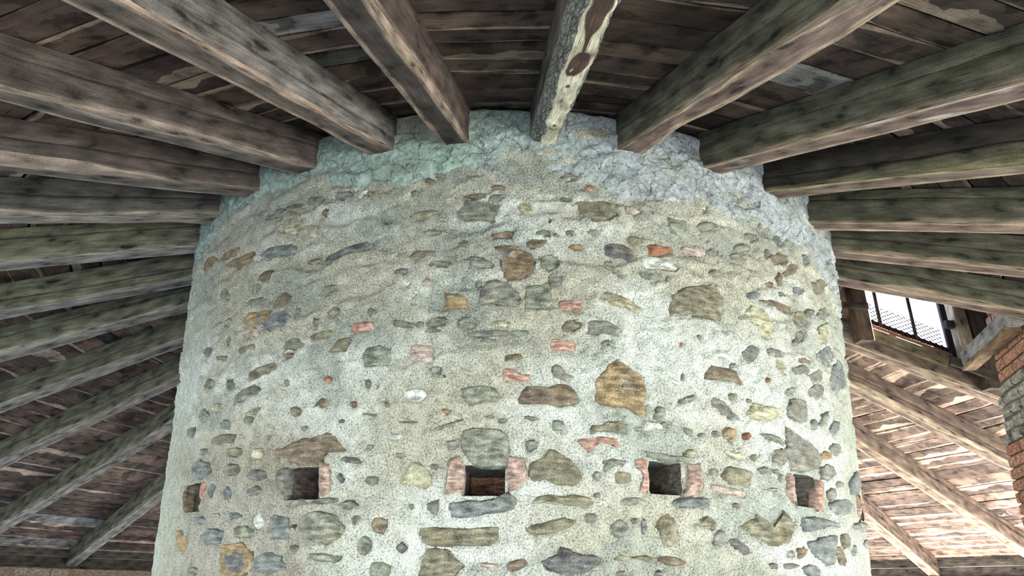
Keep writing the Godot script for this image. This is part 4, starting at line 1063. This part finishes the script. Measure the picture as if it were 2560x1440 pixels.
	cut(10.18, 2.645, "gr", 1.4, "stone", [-8.6, 2.2, -5.9, 3.5, 0.5, 3.4, 4.8, 1.5, 8.6, -0.9, 5.8, -2.7, -0.7, -3.0, -8.4, -3.5])
	cut(10.46, 2.571, "gr", 1.0, "stone", [-3.8, -2.3, -3.2, 1.4, 0.3, 2.8, 3.8, 1.4, 2.9, -1.3, 1.4, 0.7, -1.3, 0.2, -2.5, -2.8])
	cut(25.35, 2.599, "wh", 0.8, "stone", [-6.8, 1.5, -4.0, 2.8, 3.5, 1.4, 6.8, -0.9, 5.9, -2.8, -0.3, -1.7, -5.8, -2.0])
	cut(25.41, 2.502, "br", 1.2, "stone", [-11.3, -2.1, -10.3, 0.2, -7.4, 3.5, 2.0, 3.3, 7.6, 2.6, 11.3, -3.1, 5.1, -3.2, -1.4, -3.0, -10.6, -3.5])
	cut(32.37, 2.796, "ye", 1.0, "stone", [-9.9, 3.6, -5.4, 7.6, 2.3, 7.5, 6.9, 2.4, 9.9, -1.8, 5.4, -7.6, 0.2, -6.9, -4.2, -2.4, -9.0, -1.6])
	cut(36.17, 2.906, "br", 1.0, "stone", [-12.4, 0.5, -4.8, 2.6, 5.1, 2.6, 12.4, 1.2, 10.7, -1.8, 2.1, -2.6, -6.4, -1.5])
	stone(-33.42, 1.725, 24.1, 13.5, -7, "oc", 0.5)
	stone(-33.27, 1.718, 15.7, 9.1, -7, "dk", 1.4)
	stone(-28.17, 1.711, 16.7, 8.0, -3, "bl", 0.7)
	stone(-26.87, 1.848, 13.1, 9.1, -11, "bl", 0.7)
	stone(-30.05, 1.875, 6.9, 5.6, -54, "wh", 0.7)
	stone(-32.68, 1.837, 13.1, 5.0, -4, "gg", 0.7)
	stone(-38.63, 1.825, 17.6, 6.7, -5, "bl", 0.7)
	stone(-46.77, 1.822, 17.4, 8.1, -23, "oc", 0.7)
	stone(-43.85, 2.129, 19.9, 8.9, -12, "bl", 0.7)
	stone(-36.41, 2.103, 11.8, 5.3, -10, "gr", 0.7)
	stone(-31.36, 2.067, 13.7, 4.4, -6, "gr", 0.7)
	stone(-39.28, 2.247, 22.7, 5.5, 1, "ol", 0.7)
	stone(-31.53, 2.158, 8.7, 5.5, -9, "ye", 0.7)
	stone(-38.44, 2.317, 10.0, 5.0, -15, "bl", 0.7)
	stone(-45.05, 2.393, 11.5, 6.2, -23, "gg", 0.7)
	stone(-48.41, 2.328, 13.7, 5.3, -15, "bl", 0.7)
	stone(-41.44, 2.413, 11.6, 4.1, -13, "ye", 0.7)
	stone(-33.90, 2.312, 7.4, 4.3, -17, "gg", 0.7)
	stone(-33.40, 2.346, 11.7, 3.2, 8, "gg", 0.7)
	stone(-26.28, 2.322, 5.9, 4.2, -20, "ol", 0.7)
	stone(-24.50, 2.243, 5.2, 2.2, 0, "gr", 0.7, "stone", true)
	stone(-19.67, 2.260, 3.4, 1.6, 11, "ol", 0.7, "stone", true)
	stone(-29.82, 2.221, 3.8, 2.0, 20, "bl", 0.7, "stone", true)
	stone(-43.51, 2.213, 7.1, 3.4, -15, "bl", 0.7)
	stone(-36.10, 2.179, 12.7, 4.4, -8, "ol", 0.7)
	stone(-40.04, 2.026, 5.9, 4.5, 67, "bl", 0.7)
	stone(-36.28, 2.000, 7.5, 5.6, -40, "bl", 0.7)
	stone(-31.55, 2.001, 9.0, 3.8, 4, "gr", 0.7)
	stone(-42.02, 1.901, 9.8, 3.2, -6, "bl", 0.7)
	stone(-38.32, 1.914, 6.2, 1.6, -4, "ye", 0.7, "stone", true)
	stone(-34.58, 1.907, 9.7, 2.6, -4, "bl", 0.7)
	stone(-21.08, 1.944, 13.0, 2.4, 2, "gr", 0.7)
	stone(-24.56, 1.940, 9.3, 3.1, 8, "gr", 0.7)
	stone(-18.11, 1.927, 7.3, 2.4, -2, "gr", 0.7)
	stone(-19.18, 2.030, 5.0, 3.1, -45, "dk", 0.7)
	stone(-41.90, 1.687, 13.0, 3.6, -2, "bl", 0.7)
	stone(-20.73, 1.731, 16.2, 3.2, -4, "gg", 0.7)
	stone(-18.29, 2.096, 8.2, 1.9, -11, "gr", 0.7)
	stone(-17.02, 1.869, 3.4, 3.1, -42, "gr", 0.7, "stone", true)
	stone(-24.75, 1.850, 3.2, 1.9, -6, "dk", 0.7, "stone", true)
	stone(-24.46, 1.764, 5.7, 2.8, -3, "ol", 0.7)
	stone(-14.13, 1.845, 7.9, 6.8, -15, "br", 0.7)
	stone(-15.87, 1.774, 6.3, 5.3, 65, "gr", 0.7)
	stone(-11.62, 1.762, 4.1, 3.9, -45, "dk", 0.7)
	stone(-13.84, 1.687, 9.2, 6.1, -3, "gg", 0.7)
	stone(-15.44, 2.016, 5.5, 3.8, -7, "gr", 0.7)
	stone(-18.02, 1.925, 7.3, 3.8, -4, "gr", 0.7)
	stone(-7.48, 2.221, 13.5, 1.8, 19, "ol", 0.7)
	stone(-7.33, 2.280, 4.7, 2.5, -21, "or", 0.7)
	stone(1.80, 2.146, 4.5, 4.3, 22, "bl", 0.7)
	stone(0.39, 1.707, 8.3, 3.9, 19, "br", 0.7)
	stone(-2.33, 1.702, 8.4, 2.2, -7, "pk", 0.7)
	stone(-1.28, 2.241, 3.5, 2.0, 0, "gr", 0.7, "stone", true)
	stone(-2.66, 2.256, 4.5, 1.5, -0, "gg", 0.7, "stone", true)
	stone(-18.13, 2.100, 8.8, 2.4, -11, "gr", 0.7)
	stone(-12.91, 2.185, 7.0, 3.0, -3, "wh", 0.7)
	stone(-8.51, 2.064, 3.0, 2.4, -6, "gr", 0.7, "stone", true)
	stone(-11.46, 2.239, 9.6, 1.5, -2, "br", 0.7)
	stone(-16.27, 2.280, 7.5, 1.0, -10, "gg", 0.7, "stone", true)
	stone(-12.37, 2.110, 3.7, 2.4, -5, "ol", 0.7, "stone", true)
	stone(-15.84, 2.145, 4.5, 2.5, -5, "gg", 0.7, "stone", true)
	stone(-18.33, 2.326, 3.9, 3.3, -52, "br", 0.7)
	stone(-14.13, 2.316, 2.9, 2.5, -30, "br", 0.7, "stone", true)
	stone(-17.14, 1.864, 3.8, 2.7, -79, "gr", 0.7, "stone", true)
	stone(-10.78, 1.915, 2.3, 1.5, -84, "bl", 0.7, "stone", true)
	stone(-6.74, 2.146, 5.0, 3.9, -5, "gr", 0.7)
	stone(11.20, 1.846, 7.2, 6.7, 31, "gr", 0.7)
	stone(12.67, 1.947, 8.9, 2.8, 10, "gr", 0.7)
	stone(11.67, 2.035, 7.3, 5.2, 7, "ol", 0.7)
	stone(8.84, 2.038, 3.8, 3.0, 83, "gr", 0.7)
	stone(19.75, 2.140, 8.6, 3.9, 17, "ol", 0.7)
	stone(16.36, 2.300, 6.5, 4.4, 68, "gg", 0.7)
	stone(15.48, 2.245, 10.1, 4.0, 5, "wh", 0.7)
	stone(13.70, 2.226, 5.5, 2.0, 4, "gg", 0.7, "stone", true)
	stone(16.81, 2.254, 3.5, 2.5, 13, "ol", 0.7, "stone", true)
	stone(4.70, 2.226, 5.5, 4.5, 6, "gg", 0.7)
	stone(1.81, 2.146, 4.4, 3.9, 86, "gr", 0.7)
	stone(19.85, 2.233, 5.6, 2.8, -14, "gr", 0.7)
	stone(21.60, 2.226, 3.8, 1.5, 7, "gr", 0.7, "stone", true)
	stone(23.63, 2.237, 4.0, 2.6, 13, "gr", 0.7, "stone", true)
	stone(8.07, 1.878, 5.4, 4.1, 5, "gr", 0.7)
	stone(12.91, 1.872, 2.9, 2.7, 34, "gr", 0.7, "stone", true)
	stone(13.78, 1.855, 6.0, 2.1, 87, "bl", 0.7)
	stone(22.99, 1.822, 7.7, 5.2, 40, "gr", 0.7)
	stone(16.96, 1.730, 11.6, 3.2, -6, "br", 0.7)
	stone(11.09, 1.683, 4.9, 2.2, 2, "ol", 0.7, "stone", true)
	stone(15.33, 1.685, 4.2, 2.2, 3, "gr", 0.7, "stone", true)
	stone(2.00, 2.252, 7.5, 1.7, -4, "gr", 0.7)
	stone(8.78, 1.962, 3.0, 2.3, 7, "gr", 0.7, "stone", true)
	stone(25.50, 2.244, 7.7, 4.7, 13, "oc", 0.7)
	stone(26.13, 2.069, 18.3, 7.4, 1, "ol", 0.7)
	stone(25.86, 1.793, 11.1, 4.5, -27, "dk", 0.7)
	stone(35.79, 1.784, 8.4, 5.1, 19, "br", 0.7)
	stone(44.70, 2.155, 18.0, 7.3, 12, "gr", 0.7)
	stone(44.70, 2.235, 13.6, 4.0, 10, "oc", 0.7)
	stone(33.60, 2.179, 11.7, 6.8, 15, "gr", 0.7)
	stone(48.12, 2.010, 32.4, 7.3, 7, "bl", 0.7)
	stone(45.10, 2.056, 9.6, 5.8, 22, "gr", 0.7)
	stone(48.16, 2.113, 13.0, 3.5, 9, "gr", 0.7)
	stone(29.06, 2.159, 4.6, 3.1, 16, "ol", 0.7)
	stone(22.90, 2.078, 5.1, 3.0, 9, "gr", 0.7)
	stone(31.65, 2.030, 8.9, 1.8, 5, "gr", 0.7)
	stone(33.37, 2.084, 5.0, 3.3, 69, "gr", 0.7)
	stone(21.32, 1.959, 6.7, 2.9, 5, "bl", 0.7)
	stone(25.53, 1.951, 4.0, 2.4, 9, "br", 0.7, "stone", true)
	stone(30.61, 1.725, 6.0, 2.4, 3, "gr", 0.7)
	stone(33.59, 1.728, 12.5, 2.4, 2, "gr", 0.7)
	stone(37.81, 1.713, 13.0, 5.6, -7, "bl", 0.7)
	stone(45.46, 1.783, 10.8, 7.6, -9, "br", 0.7)
	stone(47.78, 1.851, 12.7, 6.8, 15, "ol", 0.7)
	stone(33.77, 1.773, 6.0, 3.9, 11, "gr", 0.7)
	stone(56.87, 1.944, 44.3, 3.1, 5, "gr", 0.7)
	stone(60.45, 1.874, 21.4, 3.1, 6, "gr", 0.7)
	stone(50.86, 1.819, 9.5, 5.1, 19, "bl", 0.7)
	stone(48.07, 2.282, 18.8, 5.3, 11, "gr", 0.7)
	stone(45.36, 2.416, 17.5, 4.9, 33, "gg", 0.7)
	stone(48.64, 2.388, 21.2, 5.9, 22, "bl", 0.7)
	stone(42.07, 2.365, 7.3, 4.8, 33, "gg", 0.7)
	stone(28.28, 2.245, 4.6, 3.1, 18, "or", 0.7)
	stone(57.81, 2.167, 37.5, 9.9, 15, "bl", 2.0)
	stone(-43.15, 3.236, 22.2, 5.2, -5, "oc", 0.7)
	stone(-51.40, 3.289, 22.6, 7.8, -7, "oc", 0.7)
	stone(-33.72, 3.012, 12.9, 6.2, -10, "br", 0.7)
	stone(-35.15, 2.891, 16.6, 4.6, -8, "gg", 0.7)
	stone(-34.81, 2.807, 20.9, 7.5, -3, "oc", 0.7)
	stone(-35.52, 2.739, 14.6, 6.0, -16, "pk", 0.7)
	stone(-24.39, 2.714, 5.6, 4.0, -67, "gr", 0.7)
	stone(-21.94, 2.747, 7.2, 5.3, 12, "ol", 0.7)
	stone(-27.62, 2.631, 12.9, 5.9, -8, "gg", 0.7)
	stone(-28.01, 2.579, 10.1, 3.4, -10, "br", 0.7)
	stone(-23.44, 2.651, 13.1, 4.2, 4, "ol", 0.7)
	stone(-38.82, 2.504, 8.2, 5.5, -46, "gr", 0.7)
	stone(-44.04, 2.544, 13.0, 5.1, -13, "gr", 0.7)
	stone(-46.12, 2.725, 15.8, 5.6, -13, "bl", 0.7)
	stone(-42.15, 2.661, 12.3, 2.5, -13, "ol", 0.7)
	stone(-43.20, 3.008, 13.2, 6.7, -30, "gg", 0.7)
	stone(-35.56, 2.962, 10.0, 4.7, -13, "gg", 0.7)
	stone(-40.86, 2.833, 8.5, 4.7, -29, "gg", 0.7)
	stone(-40.39, 2.734, 8.2, 4.6, -28, "ol", 0.7)
	stone(-36.16, 2.665, 15.1, 3.5, 4, "ol", 0.7)
	stone(-27.49, 2.773, 7.4, 3.3, 72, "gr", 0.7)
	stone(-21.99, 2.447, 3.4, 2.5, -70, "or", 0.7, "stone", true)
	stone(-16.66, 2.409, 4.3, 2.9, -79, "ol", 0.7)
	stone(-15.29, 2.398, 4.1, 1.8, 66, "gr", 0.7, "stone", true)
	stone(-27.94, 2.456, 4.4, 3.4, -51, "ol", 0.7)
	stone(-22.97, 2.872, 7.8, 3.3, 6, "ol", 0.7)
	stone(-25.39, 3.019, 8.8, 3.2, -6, "ol", 0.7)
	stone(-16.83, 2.729, 4.4, 3.3, -22, "ol", 0.7)
	stone(-17.97, 2.667, 10.6, 4.7, 6, "rd", 0.4, "brick")
	stone(-30.05, 3.341, 12.3, 3.9, -7, "ol", 0.7)
	stone(-33.58, 3.343, 13.8, 5.0, 3, "gr", 0.7)
	stone(-26.48, 3.350, 12.4, 4.2, -7, "gg", 0.7)
	stone(-21.80, 3.333, 11.3, 4.7, -16, "gr", 0.7)
	stone(-24.54, 3.266, 5.8, 4.2, -46, "oc", 0.7)
	stone(-23.69, 3.320, 4.1, 2.1, -20, "pk", 0.7, "stone", true)
	stone(-26.22, 3.182, 8.1, 5.8, -52, "ye", 0.7)
	stone(-18.18, 3.317, 3.8, 2.9, -33, "oc", 0.7, "stone", true)
	stone(-19.09, 3.323, 5.9, 3.0, 34, "wh", 0.7)
	stone(-33.79, 3.241, 12.0, 3.0, -3, "pk", 0.7)
	stone(-12.29, 3.287, 4.9, 3.4, -15, "ol", 0.7)
	stone(-9.19, 3.365, 4.4, 2.6, -9, "gr", 0.7)
	stone(-10.58, 3.349, 4.4, 2.2, -9, "br", 0.7, "stone", true)
	stone(1.01, 3.191, 7.6, 5.7, -38, "ye", 0.7)
	stone(3.97, 3.126, 3.3, 2.2, 87, "gr", 0.7, "stone", true)
	stone(3.01, 3.069, 7.4, 2.8, 3, "gr", 0.7)
	stone(4.43, 3.063, 3.7, 2.4, 5, "gr", 0.7, "stone", true)
	stone(6.16, 3.081, 5.6, 2.4, 5, "gr", 0.7)
	stone(-9.89, 3.083, 9.6, 2.8, -5, "gr", 0.7)
	stone(-7.73, 3.081, 7.6, 2.0, -4, "gr", 0.7)
	stone(-2.27, 3.289, 7.5, 3.8, -1, "br", 0.7)
	stone(-2.86, 3.318, 3.9, 3.4, -82, "pk", 0.7)
	stone(10.07, 3.376, 6.0, 2.6, 9, "rd", 0.7)
	stone(8.82, 3.308, 4.8, 3.8, 19, "rd", 0.7)
	stone(5.64, 3.239, 8.4, 2.1, 4, "ol", 0.7)
	stone(6.37, 3.358, 9.7, 4.3, 6, "gr", 0.7)
	stone(24.07, 3.306, 6.1, 3.7, 73, "ye", 0.7)
	stone(35.10, 3.318, 15.2, 6.9, 25, "ol", 0.7)
	stone(13.76, 3.327, 5.2, 4.1, 31, "ye", 0.7)
	stone(6.25, 2.735, 10.3, 5.3, 5, "rd", 0.8, "brick")
	stone(5.29, 2.560, 11.0, 4.9, -7, "rd", 0.4, "brick")
	stone(-10.42, 2.526, 10.4, 7.0, -7, "pk", 0.3, "brick")
	stone(-5.37, 2.652, 8.5, 6.1, -4, "gr", 0.7)
	stone(-4.01, 2.919, 12.1, 4.7, -7, "gg", 0.7)
	stone(-8.73, 2.926, 11.3, 3.5, -4, "gg", 0.7)
	stone(-13.43, 2.905, 8.3, 3.5, -7, "bl", 0.7)
	stone(3.85, 2.927, 9.3, 7.6, 8, "gg", 0.7)
	stone(4.54, 2.854, 7.6, 5.8, 7, "gr", 0.7)
	stone(-12.77, 2.660, 11.6, 3.3, -12, "gg", 0.7)
	stone(-8.74, 2.662, 9.7, 3.9, 5, "gg", 0.7)
	stone(-9.26, 2.625, 7.1, 2.2, -3, "gg", 0.7)
	stone(-10.86, 2.656, 3.4, 2.7, -16, "gr", 0.7, "stone", true)
	stone(-1.80, 2.645, 8.4, 3.8, -0, "ye", 0.7)
	stone(-3.15, 2.605, 18.3, 3.3, 3, "gr", 0.7)
	stone(-2.86, 2.573, 7.8, 1.6, -0, "gg", 0.7)
	stone(0.52, 2.608, 8.9, 2.7, 1, "gg", 0.7)
	stone(6.29, 2.647, 9.1, 4.9, 5, "ol", 0.7)
	stone(-8.78, 2.445, 5.9, 4.7, -10, "gg", 0.7)
	stone(-7.72, 2.423, 2.6, 2.1, -81, "dk", 0.7, "stone", true)
	stone(-11.56, 2.434, 3.2, 2.2, -82, "dk", 0.7, "stone", true)
	stone(-10.96, 2.351, 10.2, 5.7, -5, "wh", 0.7)
	stone(-0.40, 2.503, 9.3, 3.2, 13, "br", 0.7)
	stone(-1.37, 2.993, 15.3, 3.0, -0, "br", 0.7)
	stone(-6.07, 3.023, 5.6, 3.6, -5, "br", 0.7)
	stone(-11.00, 2.985, 11.4, 3.1, 3, "br", 0.7)
	stone(0.88, 3.085, 7.7, 1.8, 1, "gg", 0.7)
	stone(3.02, 3.069, 6.6, 3.6, 3, "gg", 0.7)
	stone(-4.24, 2.831, 3.5, 3.2, -72, "gg", 0.7)
	stone(-5.94, 2.849, 2.7, 2.3, -11, "gg", 0.7, "stone", true)
	stone(7.01, 3.012, 6.2, 3.0, 6, "oc", 0.7)
	stone(-12.74, 2.851, 4.8, 4.0, -26, "wh", 0.7)
	stone(-10.23, 2.844, 4.9, 4.3, -54, "pk", 0.7)
	stone(29.89, 2.624, 12.7, 6.7, 40, "gr", 0.7)
	stone(19.53, 2.464, 3.9, 2.4, 79, "gr", 0.7, "stone", true)
	stone(19.73, 2.611, 5.9, 1.9, 21, "or", 0.7, "stone", true)
	stone(31.43, 2.922, 11.0, 3.7, 16, "bl", 0.7)
	stone(25.38, 2.989, 7.7, 3.0, 15, "ol", 0.7)
	stone(28.75, 3.099, 7.8, 3.1, 18, "ol", 0.7)
	stone(30.34, 3.159, 11.1, 4.4, 19, "gg", 0.7)
	stone(22.29, 3.073, 13.9, 5.4, -3, "pk", 0.7)
	stone(24.85, 3.084, 7.0, 3.7, 19, "gg", 0.7)
	stone(14.15, 3.067, 6.8, 4.8, 18, "ol", 0.7)
	stone(9.03, 3.090, 5.8, 3.0, 8, "gr", 0.7)
	stone(18.21, 2.905, 4.9, 1.9, 84, "bl", 0.7, "stone", true)
	stone(21.90, 2.650, 6.7, 2.8, 11, "gr", 0.7)
	stone(26.95, 2.552, 3.8, 2.2, 16, "gr", 0.7, "stone", true)
	stone(19.98, 2.369, 10.6, 3.1, 22, "bl", 1.2)
	stone(37.31, 3.172, 15.9, 7.0, 24, "br", 0.7)
	stone(40.12, 3.151, 16.8, 5.5, 35, "br", 0.7)
	stone(49.20, 3.157, 28.3, 8.1, 23, "ol", 0.7)
	stone(48.68, 2.887, 25.1, 8.6, 33, "ye", 0.7)
	stone(48.64, 2.765, 25.9, 10.0, 21, "bl", 0.7)
	stone(40.32, 2.786, 13.7, 6.1, 37, "gr", 0.7)
	stone(41.28, 2.891, 18.3, 8.0, 22, "ol", 0.7)
	stone(44.56, 2.951, 13.6, 5.1, 22, "gr", 0.7)
	stone(49.76, 3.015, 19.4, 5.9, 22, "gr", 0.7)
	stone(41.09, 3.040, 12.8, 5.1, 22, "bl", 0.7)
	stone(36.93, 2.977, 9.2, 3.1, 18, "bl", 0.7)
	stone(34.42, 2.658, 11.1, 4.4, 7, "gr", 0.7)
	stone(37.32, 3.066, 7.4, 4.6, 54, "br", 0.7)
	stone(34.47, 3.004, 10.4, 3.1, 17, "br", 0.7)
	stone(37.74, 3.279, 11.1, 6.5, 40, "bl", 0.7)
	stone(34.60, 3.168, 7.2, 4.6, 42, "gr", 0.7)
	stone(44.87, 3.258, 13.1, 5.8, 30, "bl", 0.7)
	stone(31.96, 3.232, 9.1, 4.2, -7, "gr", 0.7)
	stone(35.35, 2.597, 10.2, 5.8, -40, "ye", 0.7)
	stone(41.19, 2.673, 15.6, 3.2, 4, "br", 0.7)
	stone(40.30, 2.621, 18.4, 4.8, 13, "gr", 0.7)
	stone(44.48, 2.617, 16.1, 7.2, 20, "gr", 0.7)
	stone(43.96, 2.539, 18.4, 7.9, 18, "gr", 0.7)
	stone(36.93, 2.495, 11.5, 3.4, 20, "gg", 0.7)
	stone(34.51, 2.661, 11.7, 4.2, 6, "gr", 0.7)
	stone(32.66, 2.519, 4.9, 2.6, 17, "or", 0.7)
	stone(26.59, 2.409, 5.9, 2.9, 12, "gr", 0.7)
	stone(28.86, 2.400, 4.7, 2.2, 12, "ol", 0.7, "stone", true)
	stone(53.93, 2.704, 41.3, 16.2, 25, "bl", 0.7)
	stone(48.74, 2.756, 20.2, 7.5, 21, "gr", 0.7)
	stone(56.3, 2.045, 5.0, 14.5, 2, "pb", 1.6, "brick")
	stone(62.6, 2.045, 5.0, 14.5, -2, "rd", 1.6, "brick")
	stone(59.6, 1.955, 22.0, 4.5, 3, "gr", 1.8)
